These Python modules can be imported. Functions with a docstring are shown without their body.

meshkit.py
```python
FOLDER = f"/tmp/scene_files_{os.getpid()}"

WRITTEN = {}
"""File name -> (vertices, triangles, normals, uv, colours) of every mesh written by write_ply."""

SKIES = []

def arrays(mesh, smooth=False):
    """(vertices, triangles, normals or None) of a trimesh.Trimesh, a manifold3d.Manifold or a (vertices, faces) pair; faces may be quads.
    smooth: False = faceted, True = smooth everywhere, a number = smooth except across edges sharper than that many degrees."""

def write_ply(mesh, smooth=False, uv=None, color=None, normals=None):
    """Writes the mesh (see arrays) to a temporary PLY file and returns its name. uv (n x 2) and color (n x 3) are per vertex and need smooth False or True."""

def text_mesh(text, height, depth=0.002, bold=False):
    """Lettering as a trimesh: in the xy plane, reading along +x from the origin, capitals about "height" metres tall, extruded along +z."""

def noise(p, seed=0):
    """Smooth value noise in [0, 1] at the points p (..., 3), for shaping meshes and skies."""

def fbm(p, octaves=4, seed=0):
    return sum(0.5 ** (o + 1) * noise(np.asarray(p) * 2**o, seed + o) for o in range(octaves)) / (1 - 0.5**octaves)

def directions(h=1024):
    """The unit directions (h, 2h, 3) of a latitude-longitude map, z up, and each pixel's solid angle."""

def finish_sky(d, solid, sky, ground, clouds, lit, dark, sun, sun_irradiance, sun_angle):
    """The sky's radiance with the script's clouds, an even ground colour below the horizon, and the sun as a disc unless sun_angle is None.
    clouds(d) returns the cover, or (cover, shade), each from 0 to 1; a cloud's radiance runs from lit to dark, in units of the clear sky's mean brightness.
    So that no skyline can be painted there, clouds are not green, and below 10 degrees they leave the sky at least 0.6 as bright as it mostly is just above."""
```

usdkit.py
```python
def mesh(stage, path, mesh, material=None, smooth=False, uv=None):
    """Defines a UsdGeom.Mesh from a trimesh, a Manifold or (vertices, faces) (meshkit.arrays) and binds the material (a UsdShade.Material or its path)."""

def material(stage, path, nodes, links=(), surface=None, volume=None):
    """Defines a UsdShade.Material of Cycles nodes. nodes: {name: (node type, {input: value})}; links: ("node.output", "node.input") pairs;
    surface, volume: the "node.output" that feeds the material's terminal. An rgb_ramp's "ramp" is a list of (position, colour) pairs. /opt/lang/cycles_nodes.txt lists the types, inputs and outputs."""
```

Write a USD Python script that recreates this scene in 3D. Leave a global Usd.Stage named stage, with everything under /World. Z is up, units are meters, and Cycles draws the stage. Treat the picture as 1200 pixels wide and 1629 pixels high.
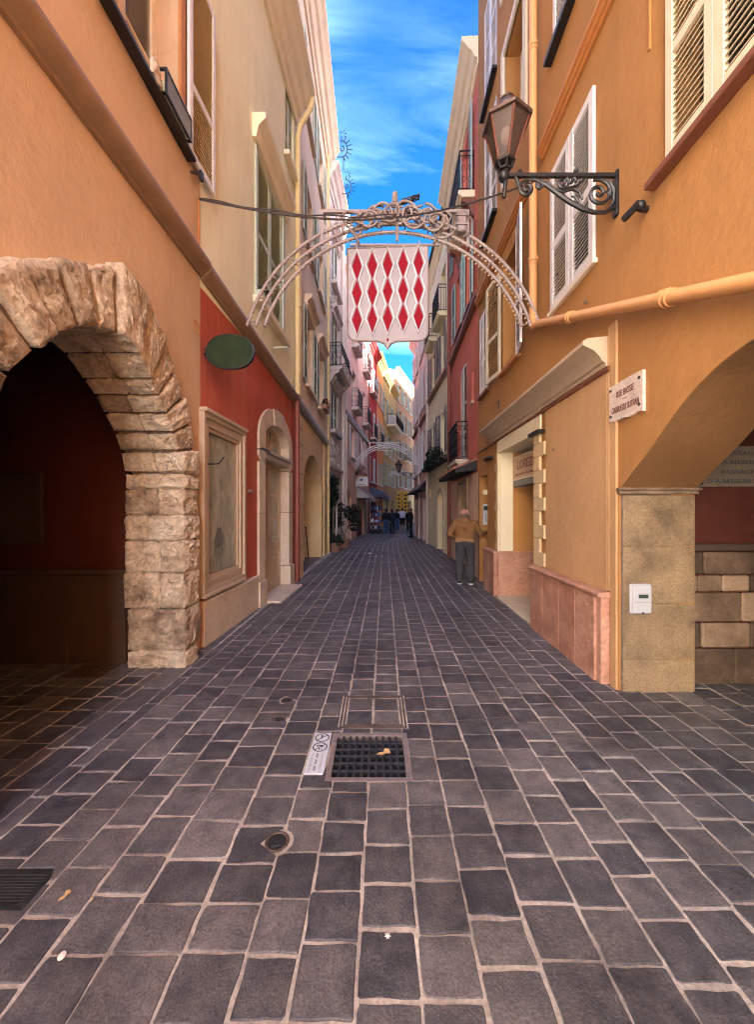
import math, random
import numpy as np, trimesh, manifold3d, usdkit, meshkit
from shapely.geometry import Polygon, Point, box as sbox
from shapely.ops import unary_union
from pxr import Usd, UsdGeom, UsdLux, UsdShade, Gf, Sdf

stage = Usd.Stage.CreateInMemory()
UsdGeom.SetStageUpAxis(stage, UsdGeom.Tokens.z)
UsdGeom.Xform.Define(stage, '/World')
UsdGeom.Scope.Define(stage, '/World/Looks')
rnd = random.Random(7)
PI = math.pi

# ------------------------------------------------------------------ camera, sky, sun, exposure
FOC, CX, CY, EYE = 608.0, 600.0, 812.0, 1.6          # measured on the 1200 px wide photograph
cam = UsdGeom.Camera.Define(stage, '/World/camera')
cam.AddTranslateOp().Set(Gf.Vec3d(0, 0, EYE)); cam.AddRotateXOp().Set(90.0)
cam.CreateHorizontalApertureAttr(36.0); cam.CreateFocalLengthAttr(36.0 * FOC / 1200)
cam.CreateVerticalApertureOffsetAttr(-36.0 * 2.5 / 1200)
cam.CreateClippingRangeAttr(Gf.Vec2f(0.05, 2000))
cam.CreateExposureAttr(4.32)
SUN_AZ, SUN_EL = math.atan2(0.55, -0.83), math.radians(21)
sun_dir = np.array([math.sin(SUN_AZ) * math.cos(SUN_EL), math.cos(SUN_AZ) * math.cos(SUN_EL), math.sin(SUN_EL)])
sun = UsdLux.DistantLight.Define(stage, '/World/sun')
sun.CreateIntensityAttr(0.85); sun.CreateNormalizeAttr(True); sun.CreateAngleAttr(0.5)
sun.CreateColorAttr(Gf.Vec3f(1.0, 0.95, 0.88))
_z = Gf.Vec3d(*map(float, sun_dir)); _x = Gf.Cross(Gf.Vec3d(0, 0, 1), _z).GetNormalized(); _y = Gf.Cross(_z, _x)
sun.AddTransformOp().Set(Gf.Matrix4d(*_x, 0, *_y, 0, *_z, 0, 0, 0, 0, 1))
sky_m = usdkit.material(stage, '/World/Looks/sky_look', {
    'tc': ('texture_coordinate', {}),
    'sky': ('sky_texture', {'sky_type': 'single_scattering', 'sun_disc': False, 'sun_elevation': SUN_EL, 'sun_rotation': SUN_AZ, 'altitude': 50.0, 'air_density': 0.46, 'aerosol_density': 4.0, 'ozone_density': 3.0}),
    'map': ('mapping', {'rotation': (0.35, 0.5, 0.75), 'scale': (1.3, 5.5, 2.4), 'location': (0.35, 0.1, 0.0)}),
    'n1': ('noise_texture', {'scale': 1.5, 'detail': 7.0, 'roughness': 0.58, 'distortion': 0.5}),
    'map2': ('mapping', {'scale': (0.9, 0.9, 0.9), 'location': (0.2, 0.3, 0.9)}),
    'n2': ('noise_texture', {'scale': 1.6, 'detail': 2.0}),
    'r1': ('map_range', {'from_min': 0.50, 'from_max': 0.72, 'to_min': 0.0, 'to_max': 1.0, 'clamp': True}),
    'r2': ('map_range', {'from_min': 0.36, 'from_max': 0.56, 'to_min': 0.0, 'to_max': 1.0, 'clamp': True}),
    'mul': ('math', {'math_type': 'multiply'}),
    'mul2': ('math', {'math_type': 'multiply', 'value2': 0.6}),
    'hs': ('hsv', {'saturation': 1.35, 'value': 1.0, 'hue': 0.5, 'fac': 1.0}),
    'cl': ('mix', {'mix_type': 'mix', 'color2': (2.0, 3.2, 4.4)}),
    'bg': ('background_shader', {'strength': 0.05})},
    [('tc.generated', 'map.vector'), ('map.vector', 'n1.vector'), ('tc.generated', 'map2.vector'), ('map2.vector', 'n2.vector'),
     ('n1.fac', 'r1.value'), ('n2.fac', 'r2.value'), ('r1.result', 'mul.value1'), ('r2.result', 'mul.value2'), ('mul.value', 'mul2.value1'),
     ('sky.color', 'hs.color'), ('hs.color', 'cl.color1'), ('mul2.value', 'cl.fac'), ('cl.color', 'bg.color')], surface='bg.background')
sky = UsdLux.DomeLight.Define(stage, '/World/sky')
sky.GetPrim().SetCustomDataByKey('kind', 'structure')
UsdShade.MaterialBindingAPI.Apply(sky.GetPrim()).Bind(sky_m)

# ------------------------------------------------------------------ materials
def V(*a): return np.array(a, float)
def c3(c, k=1.0): return tuple(float(min(1, x * k)) for x in c)
def mat(name, nodes, links, surface='p.BSDF'):
    return usdkit.material(stage, '/World/Looks/' + name, nodes, links, surface=surface)
def stucco(name, col, var=0.12, bump=0.45, rough=0.9, stain=None, streak=0.15):
    stain = stain or c3(col, 0.78)
    return mat(name, {
        'g': ('geometry', {}),
        'n1': ('noise_texture', {'scale': 0.9, 'detail': 6.0, 'roughness': 0.62}),
        'r1': ('rgb_ramp', {'ramp': [(0.3, c3(col, 1 - var)), (0.52, col), (0.72, c3(col, 1 + var))]}),
        'mp': ('mapping', {'scale': (2.6, 2.6, 0.28)}),
        'n2': ('noise_texture', {'scale': 1.4, 'detail': 5.0, 'roughness': 0.7}),
        'm2': ('map_range', {'from_min': 0.5, 'from_max': 0.78, 'to_min': 0.0, 'to_max': streak * 4, 'clamp': True}),
        'mx': ('mix', {'color2': stain}),
        'n5': ('noise_texture', {'scale': 0.55, 'detail': 3.0, 'roughness': 0.5, 'distortion': 0.6}),
        'm5': ('map_range', {'from_min': 0.555, 'from_max': 0.58, 'to_min': 0.0, 'to_max': 0.16, 'clamp': True}),
        'mx5': ('mix', {'color2': c3(col, 1.28)}),
        'n6': ('noise_texture', {'scale': 16.0, 'detail': 8.0, 'roughness': 0.72}),
        'm6': ('map_range', {'from_min': 0.60, 'from_max': 0.74, 'to_min': 0.0, 'to_max': 0.42, 'clamp': True}),
        'mx6': ('mix', {'color2': c3(col, 0.62)}),
        'n3': ('noise_texture', {'scale': 140.0, 'detail': 3.0}),
        'n4': ('noise_texture', {'scale': 9.0, 'detail': 7.0, 'roughness': 0.66}),
        'ad': ('math', {'math_type': 'multiply_add', 'value2': 0.12}),
        'b': ('bump', {'strength': bump, 'distance': 0.02}),
        'p': ('principled_bsdf', {'roughness': rough, 'specular_ior_level': 0.25})},
        [('g.position', 'n1.vector'), ('n1.fac', 'r1.fac'), ('g.position', 'mp.vector'), ('mp.vector', 'n2.vector'), ('n2.fac', 'm2.value'),
         ('m2.result', 'mx.fac'), ('r1.color', 'mx.color1'), ('g.position', 'n5.vector'), ('n5.fac', 'm5.value'), ('m5.result', 'mx5.fac'), ('mx.color', 'mx5.color1'), ('g.position', 'n6.vector'), ('n6.fac', 'm6.value'), ('m6.result', 'mx6.fac'), ('mx5.color', 'mx6.color1'), ('mx6.color', 'p.base_color'), ('g.position', 'n3.vector'), ('g.position', 'n4.vector'),
         ('n3.fac', 'ad.value1'), ('n4.fac', 'ad.value3'), ('ad.value', 'b.height'), ('b.normal', 'p.normal')])
def rock(name, cols, scale=6.0, bump=0.6, rough=0.9, dist=0.02, vary=0.3, fine=40.0, speck=0.25, big=0.0):
    """stone: a ramp of colours over noise, shifted by the object's own random number"""
    n = len(cols)
    return mat(name, {
        'g': ('geometry', {}), 'o': ('object_info', {}),
        'n1': ('noise_texture', {'scale': scale, 'detail': 8.0, 'roughness': 0.65}),
        'sum': ('math', {'math_type': 'add'}),
        'ma': ('math', {'math_type': 'fraction'}),
        'mb': ('math', {'math_type': 'multiply_add', 'value2': vary, 'value3': -vary / 2}),
        'mc': ('math', {'math_type': 'add'}),
        'r1': ('rgb_ramp', {'ramp': [(0.25 + 0.5 * i / max(1, n - 1), c) for i, c in enumerate(cols)]}),
        'n2': ('noise_texture', {'scale': fine, 'detail': 6.0, 'roughness': 0.7}),
        'mix': ('math', {'math_type': 'multiply_add', 'value2': 0.5}),
        'sp': ('map_range', {'from_min': 0.3, 'from_max': 0.7, 'to_min': 1 - speck, 'to_max': 1 + speck, 'clamp': True}),
        'nb': ('noise_texture', {'scale': 1.3, 'detail': 6.0, 'roughness': 0.68, 'distortion': 0.3}), 'mb2': ('map_range', {'from_min': 0.34, 'from_max': 0.66, 'to_min': 1 - big, 'to_max': 1 + big, 'clamp': True}), 'mm': ('math', {'math_type': 'multiply'}),
        'mul': ('vector_math', {'math_type': 'multiply'}),
        'b': ('bump', {'strength': bump, 'distance': dist}),
        'p': ('principled_bsdf', {'roughness': rough, 'specular_ior_level': 0.3})},
        [('n2.fac', 'sp.value'), ('r1.color', 'mul.vector1'), ('g.position', 'nb.vector'), ('nb.fac', 'mb2.value'), ('mb2.result', 'mm.value1'), ('sp.result', 'mm.value2'), ('mm.value', 'mul.vector2'), ('g.position', 'n1.vector'), ('o.random', 'sum.value1'), ('g.random_per_island', 'sum.value2'), ('sum.value', 'ma.value1'), ('ma.value', 'mb.value1'),
         ('mb.value', 'mc.value1'), ('n1.fac', 'mc.value2'), ('mc.value', 'r1.fac'), ('mul.vector', 'p.base_color'), ('g.position', 'n2.vector'),
         ('n2.fac', 'mix.value1'), ('n1.fac', 'mix.value3'), ('mix.value', 'b.height'), ('b.normal', 'p.normal')])
def paint(name, col, rough=0.5, metal=0.0, var=0.1, spec=0.4, scale=9.0, bump=0.0):
    return mat(name, {
        'g': ('geometry', {}), 'n': ('noise_texture', {'scale': scale, 'detail': 5.0, 'roughness': 0.65}),
        'r': ('rgb_ramp', {'ramp': [(0.3, c3(col, 1 - var)), (0.7, c3(col, 1 + var))]}),
        'n2': ('noise_texture', {'scale': 90.0, 'detail': 3.0}), 'b': ('bump', {'strength': bump, 'distance': 0.004}),
        'p': ('principled_bsdf', {'roughness': rough, 'metallic': metal, 'specular_ior_level': spec})},
        [('g.position', 'n.vector'), ('n.fac', 'r.fac'), ('r.color', 'p.base_color'), ('g.position', 'n2.vector'), ('n2.fac', 'b.height')] + ([('b.normal', 'p.normal')] if bump else []))
def leafy(name, col):
    return mat(name, {'o': ('geometry', {}), 'r': ('rgb_ramp', {'ramp': [(0.0, c3(col, 0.5)), (0.6, col), (1.0, c3(col, 1.6))]}),
        'p': ('principled_bsdf', {'roughness': 0.5}), 't': ('translucent_bsdf', {}), 'm': ('mix_closure', {'fac': 0.25})},
        [('o.random_per_island', 'r.fac'), ('r.color', 'p.base_color'), ('r.color', 't.color'), ('p.BSDF', 'm.closure1'), ('t.BSDF', 'm.closure2')], surface='m.closure')

M = {}
M['bouncewall'] = stucco('pale_bounce_plaster', (0.80, 0.76, 0.70), 0.05)
M['orange_l'] = stucco('orange_stucco_left', (0.60, 0.405, 0.255), 0.1)
M['orange_r'] = stucco('orange_stucco_right', (0.42, 0.205, 0.072), 0.08)
M['orange_dark'] = stucco('deep_orange_stucco', (0.50, 0.24, 0.08), 0.08)
M['soffit'] = stucco('dark_brown_soffit', (0.25, 0.125, 0.05), 0.12)
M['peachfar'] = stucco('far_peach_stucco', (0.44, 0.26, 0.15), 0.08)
M['quoin'] = stucco('quoin_plaster', (0.66, 0.49, 0.28), 0.08)
M['salmon'] = stucco('salmon_stucco', (0.56, 0.33, 0.165), 0.10)
M['cream'] = stucco('cream_stucco', (0.90, 0.85, 0.60), 0.06)
M['cream_trim'] = stucco('cream_trim', (0.84, 0.73, 0.52), 0.05, 0.1)
M['red_l'] = stucco('brick_red_stucco', (0.46, 0.095, 0.06), 0.2, 0.2, streak=0.2, stain=(0.50, 0.19, 0.11))
M['ochre'] = stucco('ochre_stucco', (0.82, 0.60, 0.32), 0.08)
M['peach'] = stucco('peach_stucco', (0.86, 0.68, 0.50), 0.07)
M['pinkwhite'] = stucco('pink_white_stucco', (0.62, 0.52, 0.475), 0.08)
M['pink'] = stucco('pink_stucco', (0.84, 0.57, 0.49), 0.08)
M['pinkdeep'] = stucco('terracotta_pink_stucco', (0.80, 0.47, 0.34), 0.1)
M['crimson'] = stucco('crimson_stucco', (0.40, 0.05, 0.05), 0.1)
M['bright_orange'] = stucco('bright_orange_stucco', (0.80, 0.36, 0.12), 0.08)
M['yellow'] = stucco('yellow_stucco', (0.52, 0.37, 0.155), 0.06)
M['red_r'] = stucco('red_stucco_right', (0.66, 0.185, 0.13), 0.1)
M['pinkbrown'] = stucco('pink_brown_stucco', (0.80, 0.54, 0.40), 0.12)
M['sand'] = stucco('pale_yellow_stucco', (0.87, 0.76, 0.50), 0.07)
M['mauve'] = stucco('mauve_pink_stucco', (0.82, 0.57, 0.52), 0.09)
M['brown_trim'] = paint('brown_moulding_paint', (0.27, 0.16, 0.085), 0.42, 0, 0.15, 0.5, 5.0)
M['orange_trim'] = paint('orange_trim_paint', (0.50, 0.20, 0.06), 0.55, 0, 0.1)
M['red_trim'] = paint('dark_red_trim', (0.20, 0.075, 0.045), 0.5)
M['stone'] = rock('rough_arch_stone', [(0.20, 0.14, 0.10), (0.44, 0.33, 0.23), (0.64, 0.51, 0.37), (0.76, 0.65, 0.50)], 5.0, 1.0, 0.95, 0.06, 0.30, 24.0, 0.28)
M['stone_joint'] = rock('arch_joint_mortar', [(0.14, 0.10, 0.07), (0.24, 0.17, 0.12)], 9.0, 0.5)
M['pierstone'] = rock('pitted_pier_stone', [(0.16, 0.11, 0.068), (0.31, 0.215, 0.125), (0.40, 0.285, 0.165)], 3.5, 1.0, 0.95, 0.02, 0.12, 60.0, 0.28)
M['blockstone'] = rock('passage_block_stone', [(0.09, 0.06, 0.042), (0.22, 0.145, 0.095), (0.40, 0.28, 0.19)], 2.2, 0.5, 0.9, 0.01, 0.7, 50.0)
M['limestone'] = rock('pale_limestone', [(0.52, 0.41, 0.30), (0.64, 0.53, 0.41), (0.70, 0.60, 0.48)], 2.5, 0.25, 0.85, 0.006, 0.1, 60.0)
M['marble'] = rock('red_marble', [(0.34, 0.15, 0.10), (0.46, 0.23, 0.16), (0.56, 0.31, 0.22), (0.38, 0.18, 0.12)], 4.5, 0.05, 0.38, 0.002, 0.22, 30.0)
M['paver'] = rock('porphyry_paving_stone', [(0.050, 0.051, 0.064), (0.082, 0.080, 0.095), (0.120, 0.113, 0.125), (0.165, 0.153, 0.162)], 9.0, 0.8, 0.46, 0.012, 0.40, 95.0, 0.42, 0.35)
M['mortar'] = rock('paving_mortar', [(0.24, 0.21, 0.20), (0.43, 0.385, 0.355), (0.56, 0.51, 0.475)], 4.0, 0.5, 0.95, 0.01, 0.0, 60.0, 0.3, 0.32)
M['ground'] = rock('earth_ground', [(0.20, 0.17, 0.14), (0.28, 0.24, 0.20)], 1.0, 0.3)
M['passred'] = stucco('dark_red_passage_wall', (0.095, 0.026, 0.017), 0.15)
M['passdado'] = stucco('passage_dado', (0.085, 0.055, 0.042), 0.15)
M['dark'] = paint('dark_interior', (0.03, 0.026, 0.022), 0.8)
M['black'] = paint('black_wrought_iron', (0.014, 0.014, 0.016), 0.38, 0.0, 0.3, 0.5)
M['iron'] = paint('worn_cast_iron', (0.032, 0.034, 0.038), 0.45, 0.35, 0.4, 0.5, 30.0)
M['rust'] = paint('rusty_cast_iron', (0.10, 0.075, 0.065), 0.6, 0.2, 0.4, 0.4, 40.0)
M['steel'] = paint('steel_frame', (0.30, 0.25, 0.24), 0.45, 0.5, 0.2, 0.5, 20.0)
M['copper'] = paint('brown_copper', (0.17, 0.055, 0.035), 0.38, 0.4, 0.25, 0.5, 20.0)
M['cu_roof'] = paint('lantern_roof_metal', (0.13, 0.085, 0.075), 0.32, 0.6, 0.25, 0.5, 12.0)
M['white'] = paint('white_paint', (0.74, 0.70, 0.68), 0.45, 0, 0.04)
M['whitewarm'] = paint('warm_white_paint', (0.76, 0.66, 0.52), 0.5, 0, 0.05)
M['creampaint'] = paint('cream_shutter_paint', (0.70, 0.59, 0.42), 0.55, 0, 0.06, bump=0.1)
M['creamlouvre'] = paint('ochre_louvre_paint', (0.62, 0.45, 0.24), 0.55, 0, 0.06)
M['greenpaint'] = paint('pale_green_paint', (0.50, 0.56, 0.44), 0.5, 0, 0.06)
M['greydark'] = paint('grey_green_louvre', (0.50, 0.51, 0.33), 0.6, 0, 0.08)
M['greyshut'] = paint('grey_shutter_paint', (0.22, 0.23, 0.22), 0.55)
M['purple'] = paint('slate_purple_shutter', (0.16, 0.14, 0.18), 0.55)
M['tealshut'] = paint('teal_shutter_paint', (0.36, 0.50, 0.46), 0.5)
M['doorpaint'] = paint('beige_door_paint', (0.50, 0.38, 0.26), 0.5, 0, 0.07, bump=0.1)
M['browndoor'] = paint('brown_door_wood', (0.12, 0.07, 0.045), 0.5)
M['framepaint'] = paint('beige_frame_paint', (0.52, 0.40, 0.28), 0.42, 0, 0.06)
M['reddoor'] = paint('red_brown_shop_panel', (0.20, 0.05, 0.045), 0.5)
M['tile'] = paint('clay_roof_tile', (0.34, 0.16, 0.09), 0.8, 0, 0.3, 0.3, 6.0)
M['tiledark'] = paint('dark_roof_tile', (0.07, 0.055, 0.05), 0.7)
M['creampipe'] = paint('cream_pipe_paint', (0.76, 0.58, 0.28), 0.45, 0, 0.05)
M['orangepipe'] = paint('orange_pipe_paint', (0.66, 0.33, 0.13), 0.45, 0, 0.05)
M['redpipe'] = paint('dark_red_pipe', (0.26, 0.07, 0.05), 0.4)
M['pinkpipe'] = paint('pale_pipe_paint', (0.68, 0.56, 0.50), 0.45)
M['archmetal'] = paint('painted_arch_tube', (0.33, 0.265, 0.245), 0.42, 0.1, 0.08)
M['wire'] = paint('dark_cable', (0.05, 0.04, 0.035), 0.5)
M['bulb'] = paint('amber_bulb', (0.72, 0.50, 0.28), 0.25)
M['ledtube'] = paint('white_light_tube', (0.80, 0.82, 0.86), 0.25, 0, 0.03, 0.6)
M['panel'] = paint('pinkish_grey_panel', (0.37, 0.33, 0.355), 0.5, 0, 0.04)
M['lozenge'] = paint('crimson_lozenge', (0.26, 0.004, 0.018), 0.7, 0, 0.05, 0.15)
M['signgreen'] = paint('dark_green_board', (0.022, 0.038, 0.017), 0.75, 0, 0.2, 0.15)
M['signstone'] = rock('sign_stone', [(0.50, 0.38, 0.33), (0.66, 0.54, 0.48), (0.72, 0.62, 0.55)], 5.0, 0.4, 0.8, 0.006, 0.0, 60.0)
M['signstone2'] = rock('passage_sign_stone', [(0.14, 0.11, 0.08), (0.22, 0.17, 0.125)], 5.0, 0.4, 0.8, 0.006, 0.0, 60.0)
M['lettering'] = paint('dark_red_lettering', (0.14, 0.045, 0.045), 0.7)
M['greybox'] = paint('grey_plastic', (0.50, 0.50, 0.53), 0.4, 0, 0.03)
M['meterglass'] = paint('meter_window', (0.06, 0.07, 0.06), 0.15, 0, 0.1, 0.7)
M['plate'] = paint('enamel_plate', (0.62, 0.68, 0.78), 0.3, 0, 0.06)
M['ink'] = paint('printed_ink', (0.04, 0.05, 0.07), 0.5)
M['inkpale'] = paint('pale_printed_ink', (0.30, 0.34, 0.40), 0.5)
M['signboard'] = paint('beige_signboard', (0.66, 0.44, 0.30), 0.5, 0, 0.05)
M['signtext'] = paint('brown_sign_text', (0.30, 0.13, 0.09), 0.5)
M['terracotta'] = paint('terracotta_pot', (0.34, 0.18, 0.12), 0.8, 0, 0.15)
M['leaf'] = leafy('plant_leaf', (0.055, 0.085, 0.035))
M['leaf2'] = leafy('dark_plant_leaf', (0.030, 0.045, 0.026))
M['flower'] = paint('red_flower', (0.45, 0.03, 0.04), 0.6)
M['bark'] = paint('plant_stem', (0.16, 0.12, 0.09), 0.85)
M['deadleaf'] = paint('dry_leaf', (0.62, 0.42, 0.20), 0.7, 0, 0.2, 0.3, 40.0)
M['splat'] = paint('white_dropping', (0.78, 0.76, 0.72), 0.7)
M['awning_grey'] = paint('grey_awning_cloth', (0.40, 0.37, 0.35), 0.85)
M['awning_navy'] = paint('navy_awning_cloth', (0.085, 0.10, 0.16), 0.85)
M['awning_dark'] = paint('dark_awning_cloth', (0.03, 0.028, 0.03), 0.85)
M['yellowcloth'] = paint('yellow_banner_cloth', (0.70, 0.42, 0.04), 0.8)
M['skin'] = paint('skin', (0.42, 0.205, 0.15), 0.5, 0, 0.06, 0.35)
M['hairgrey'] = paint('grey_hair', (0.12, 0.085, 0.075), 0.8)
M['hairdark'] = paint('dark_hair', (0.025, 0.018, 0.015), 0.7)
M['knit'] = paint('rust_knit_wool', (0.235, 0.115, 0.048), 0.95, 0, 0.15, 0.1, 40.0, 0.6)
M['knit_rib'] = paint('pale_rust_knit', (0.30, 0.165, 0.085), 0.95, 0, 0.1, 0.1, 40.0, 0.5)
M['trouser'] = paint('grey_trouser_cloth', (0.060, 0.055, 0.062), 0.9, 0, 0.15, 0.2, 12.0, 0.3)
M['shoe'] = paint('black_shoe', (0.012, 0.012, 0.014), 0.5)
M['sole'] = paint('white_sole', (0.72, 0.72, 0.70), 0.6)
M['blackcloth'] = paint('black_cloth', (0.012, 0.012, 0.014), 0.9)
M['navycloth'] = paint('navy_cloth', (0.022, 0.026, 0.045), 0.9)
M['jeans'] = paint('blue_denim', (0.05, 0.075, 0.19), 0.9)
M['whitecloth'] = paint('pale_blue_white_shirt', (0.60, 0.64, 0.82), 0.9)
M['bluebag'] = paint('blue_souvenir', (0.08, 0.18, 0.42), 0.6)
M['redbag'] = paint('red_souvenir', (0.42, 0.06, 0.07), 0.6)
M['lilac'] = paint('lilac_souvenir', (0.40, 0.34, 0.52), 0.6)
M['paledisplay'] = paint('greenish_grey_whitewash', (0.36, 0.34, 0.26), 0.28, 0, 0.2, 0.5, 5.0)
M['glass'] = mat('window_glass', {'f': ('fresnel', {'IOR': 1.5}), 't': ('transparent_bsdf', {'color': (0.85, 0.9, 0.9)}), 'g': ('glossy_bsdf', {'roughness': 0.02, 'color': (1, 1, 1)}), 'mx': ('mix_closure', {})},
    [('f.fac', 'mx.fac'), ('t.BSDF', 'mx.closure1'), ('g.BSDF', 'mx.closure2')], surface='mx.closure')
M['lampglass'] = mat('frosted_lamp_glass', {'g': ('geometry', {}), 'n': ('noise_texture', {'scale': 90.0, 'detail': 2.0}), 'b': ('bump', {'strength': 0.5, 'distance': 0.004}), 'f': ('fresnel', {'IOR': 1.5}),
    't': ('transparent_bsdf', {'color': (0.80, 0.72, 0.70)}), 'gl': ('glossy_bsdf', {'roughness': 0.12, 'color': (1, 1, 1)}), 'd': ('translucent_bsdf', {'color': (0.55, 0.48, 0.46)}),
    'm0': ('mix_closure', {'fac': 0.22}), 'mx': ('mix_closure', {})},
    [('g.position', 'n.vector'), ('n.fac', 'b.height'), ('b.normal', 'gl.normal'), ('b.normal', 'f.normal') if False else ('n.fac', 'b.height'), ('f.fac', 'mx.fac'), ('t.BSDF', 'm0.closure1'), ('d.BSDF', 'm0.closure2'), ('m0.closure', 'mx.closure1'), ('gl.BSDF', 'mx.closure2')], surface='mx.closure')
M['stainmat'] = paint('dark_smear', (0.14, 0.145, 0.12), 0.6)
M['display'] = mat('whitewashed_glass', {'g': ('geometry', {}), 'mp': ('mapping', {'scale': (2.0, 2.0, 1.1)}),
    'n': ('noise_texture', {'scale': 3.2, 'detail': 6.0, 'roughness': 0.6, 'distortion': 0.4}),
    'r': ('rgb_ramp', {'ramp': [(0.30, (0.24, 0.25, 0.20)), (0.5, (0.38, 0.38, 0.30)), (0.72, (0.50, 0.48, 0.37))]}),
    'p': ('principled_bsdf', {'roughness': 0.22, 'specular_ior_level': 0.5})},
    [('g.position', 'mp.vector'), ('mp.vector', 'n.vector'), ('n.fac', 'r.fac'), ('r.color', 'p.base_color')])

# ------------------------------------------------------------------ geometry helpers
class Frame:
    """a wall: u runs along it, n towards the street, z up"""
    def __init__(s, p0, p1, side):
        s.o = V(p0[0], p0[1], 0); d = V(p1[0] - p0[0], p1[1] - p0[1], 0); s.L = np.linalg.norm(d); s.u = d / s.L
        s.n = V(s.u[1], -s.u[0], 0) * (1 if side == 'L' else -1)
        s.side = side
        s.det = np.linalg.det(np.stack([s.u, s.n, V(0, 0, 1)]))
    def P(s, a):
        a = np.atleast_2d(np.asarray(a, float))
        return s.o + a[:, :1] * s.u + a[:, 1:2] * s.n + a[:, 2:3] * V(0, 0, 1)
    def uy(s, y, n=0.0):          # u of the wall point with world y
        return (y - s.o[1] - n * s.n[1]) / s.u[1]
    def at(s, px, py, n=0.0):     # measured point of the photograph -> (u, z) on the wall
        dx, dz = (px - CX) / FOC, (CY - py) / FOC
        A = np.array([[s.u[0], -dx], [s.u[1], -1.0]]); b = -np.array([s.o[0] + n * s.n[0], s.o[1] + n * s.n[1]])
        u, t = np.linalg.solve(A, b)
        return float(u), float(EYE + dz * t)
class World:
    det = 1.0
    def P(s, a): return np.atleast_2d(np.asarray(a, float))
W0 = World()
class Local:
    """free frame: origin and three axes"""
    def __init__(s, o, x, y, z):
        s.o, s.A = V(*o), np.stack([V(*x), V(*y), V(*z)]); s.det = np.linalg.det(s.A)
    def P(s, a): return s.o + np.atleast_2d(np.asarray(a, float)) @ s.A

_ch = {}
def chamfer_template():
    if 'f' not in _ch:
        from scipy.spatial import ConvexHull
        pts = [(sx * a, sy * b, sz * c) for sx in (-1, 1) for sy in (-1, 1) for sz in (-1, 1) for a, b, c in ((1, .9, .9), (.9, 1, .9), (.9, .9, 1))]
        p = np.array(pts); h = ConvexHull(p); f = h.simplices.copy()
        for i, t in enumerate(f):
            nrm = np.cross(p[t[1]] - p[t[0]], p[t[2]] - p[t[0]])
            if nrm @ p[t].mean(0) < 0: f[i] = t[::-1]
        _ch['f'], _ch['s'] = f, np.sign(p); _ch['m'] = (np.abs(p) > 0.95)
    return _ch
BOXF = np.array([[0, 2, 1], [0, 3, 2], [4, 5, 6], [4, 6, 7], [0, 1, 5], [0, 5, 4], [1, 2, 6], [1, 6, 5], [2, 3, 7], [2, 7, 6], [3, 0, 4], [3, 4, 7]])
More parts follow.
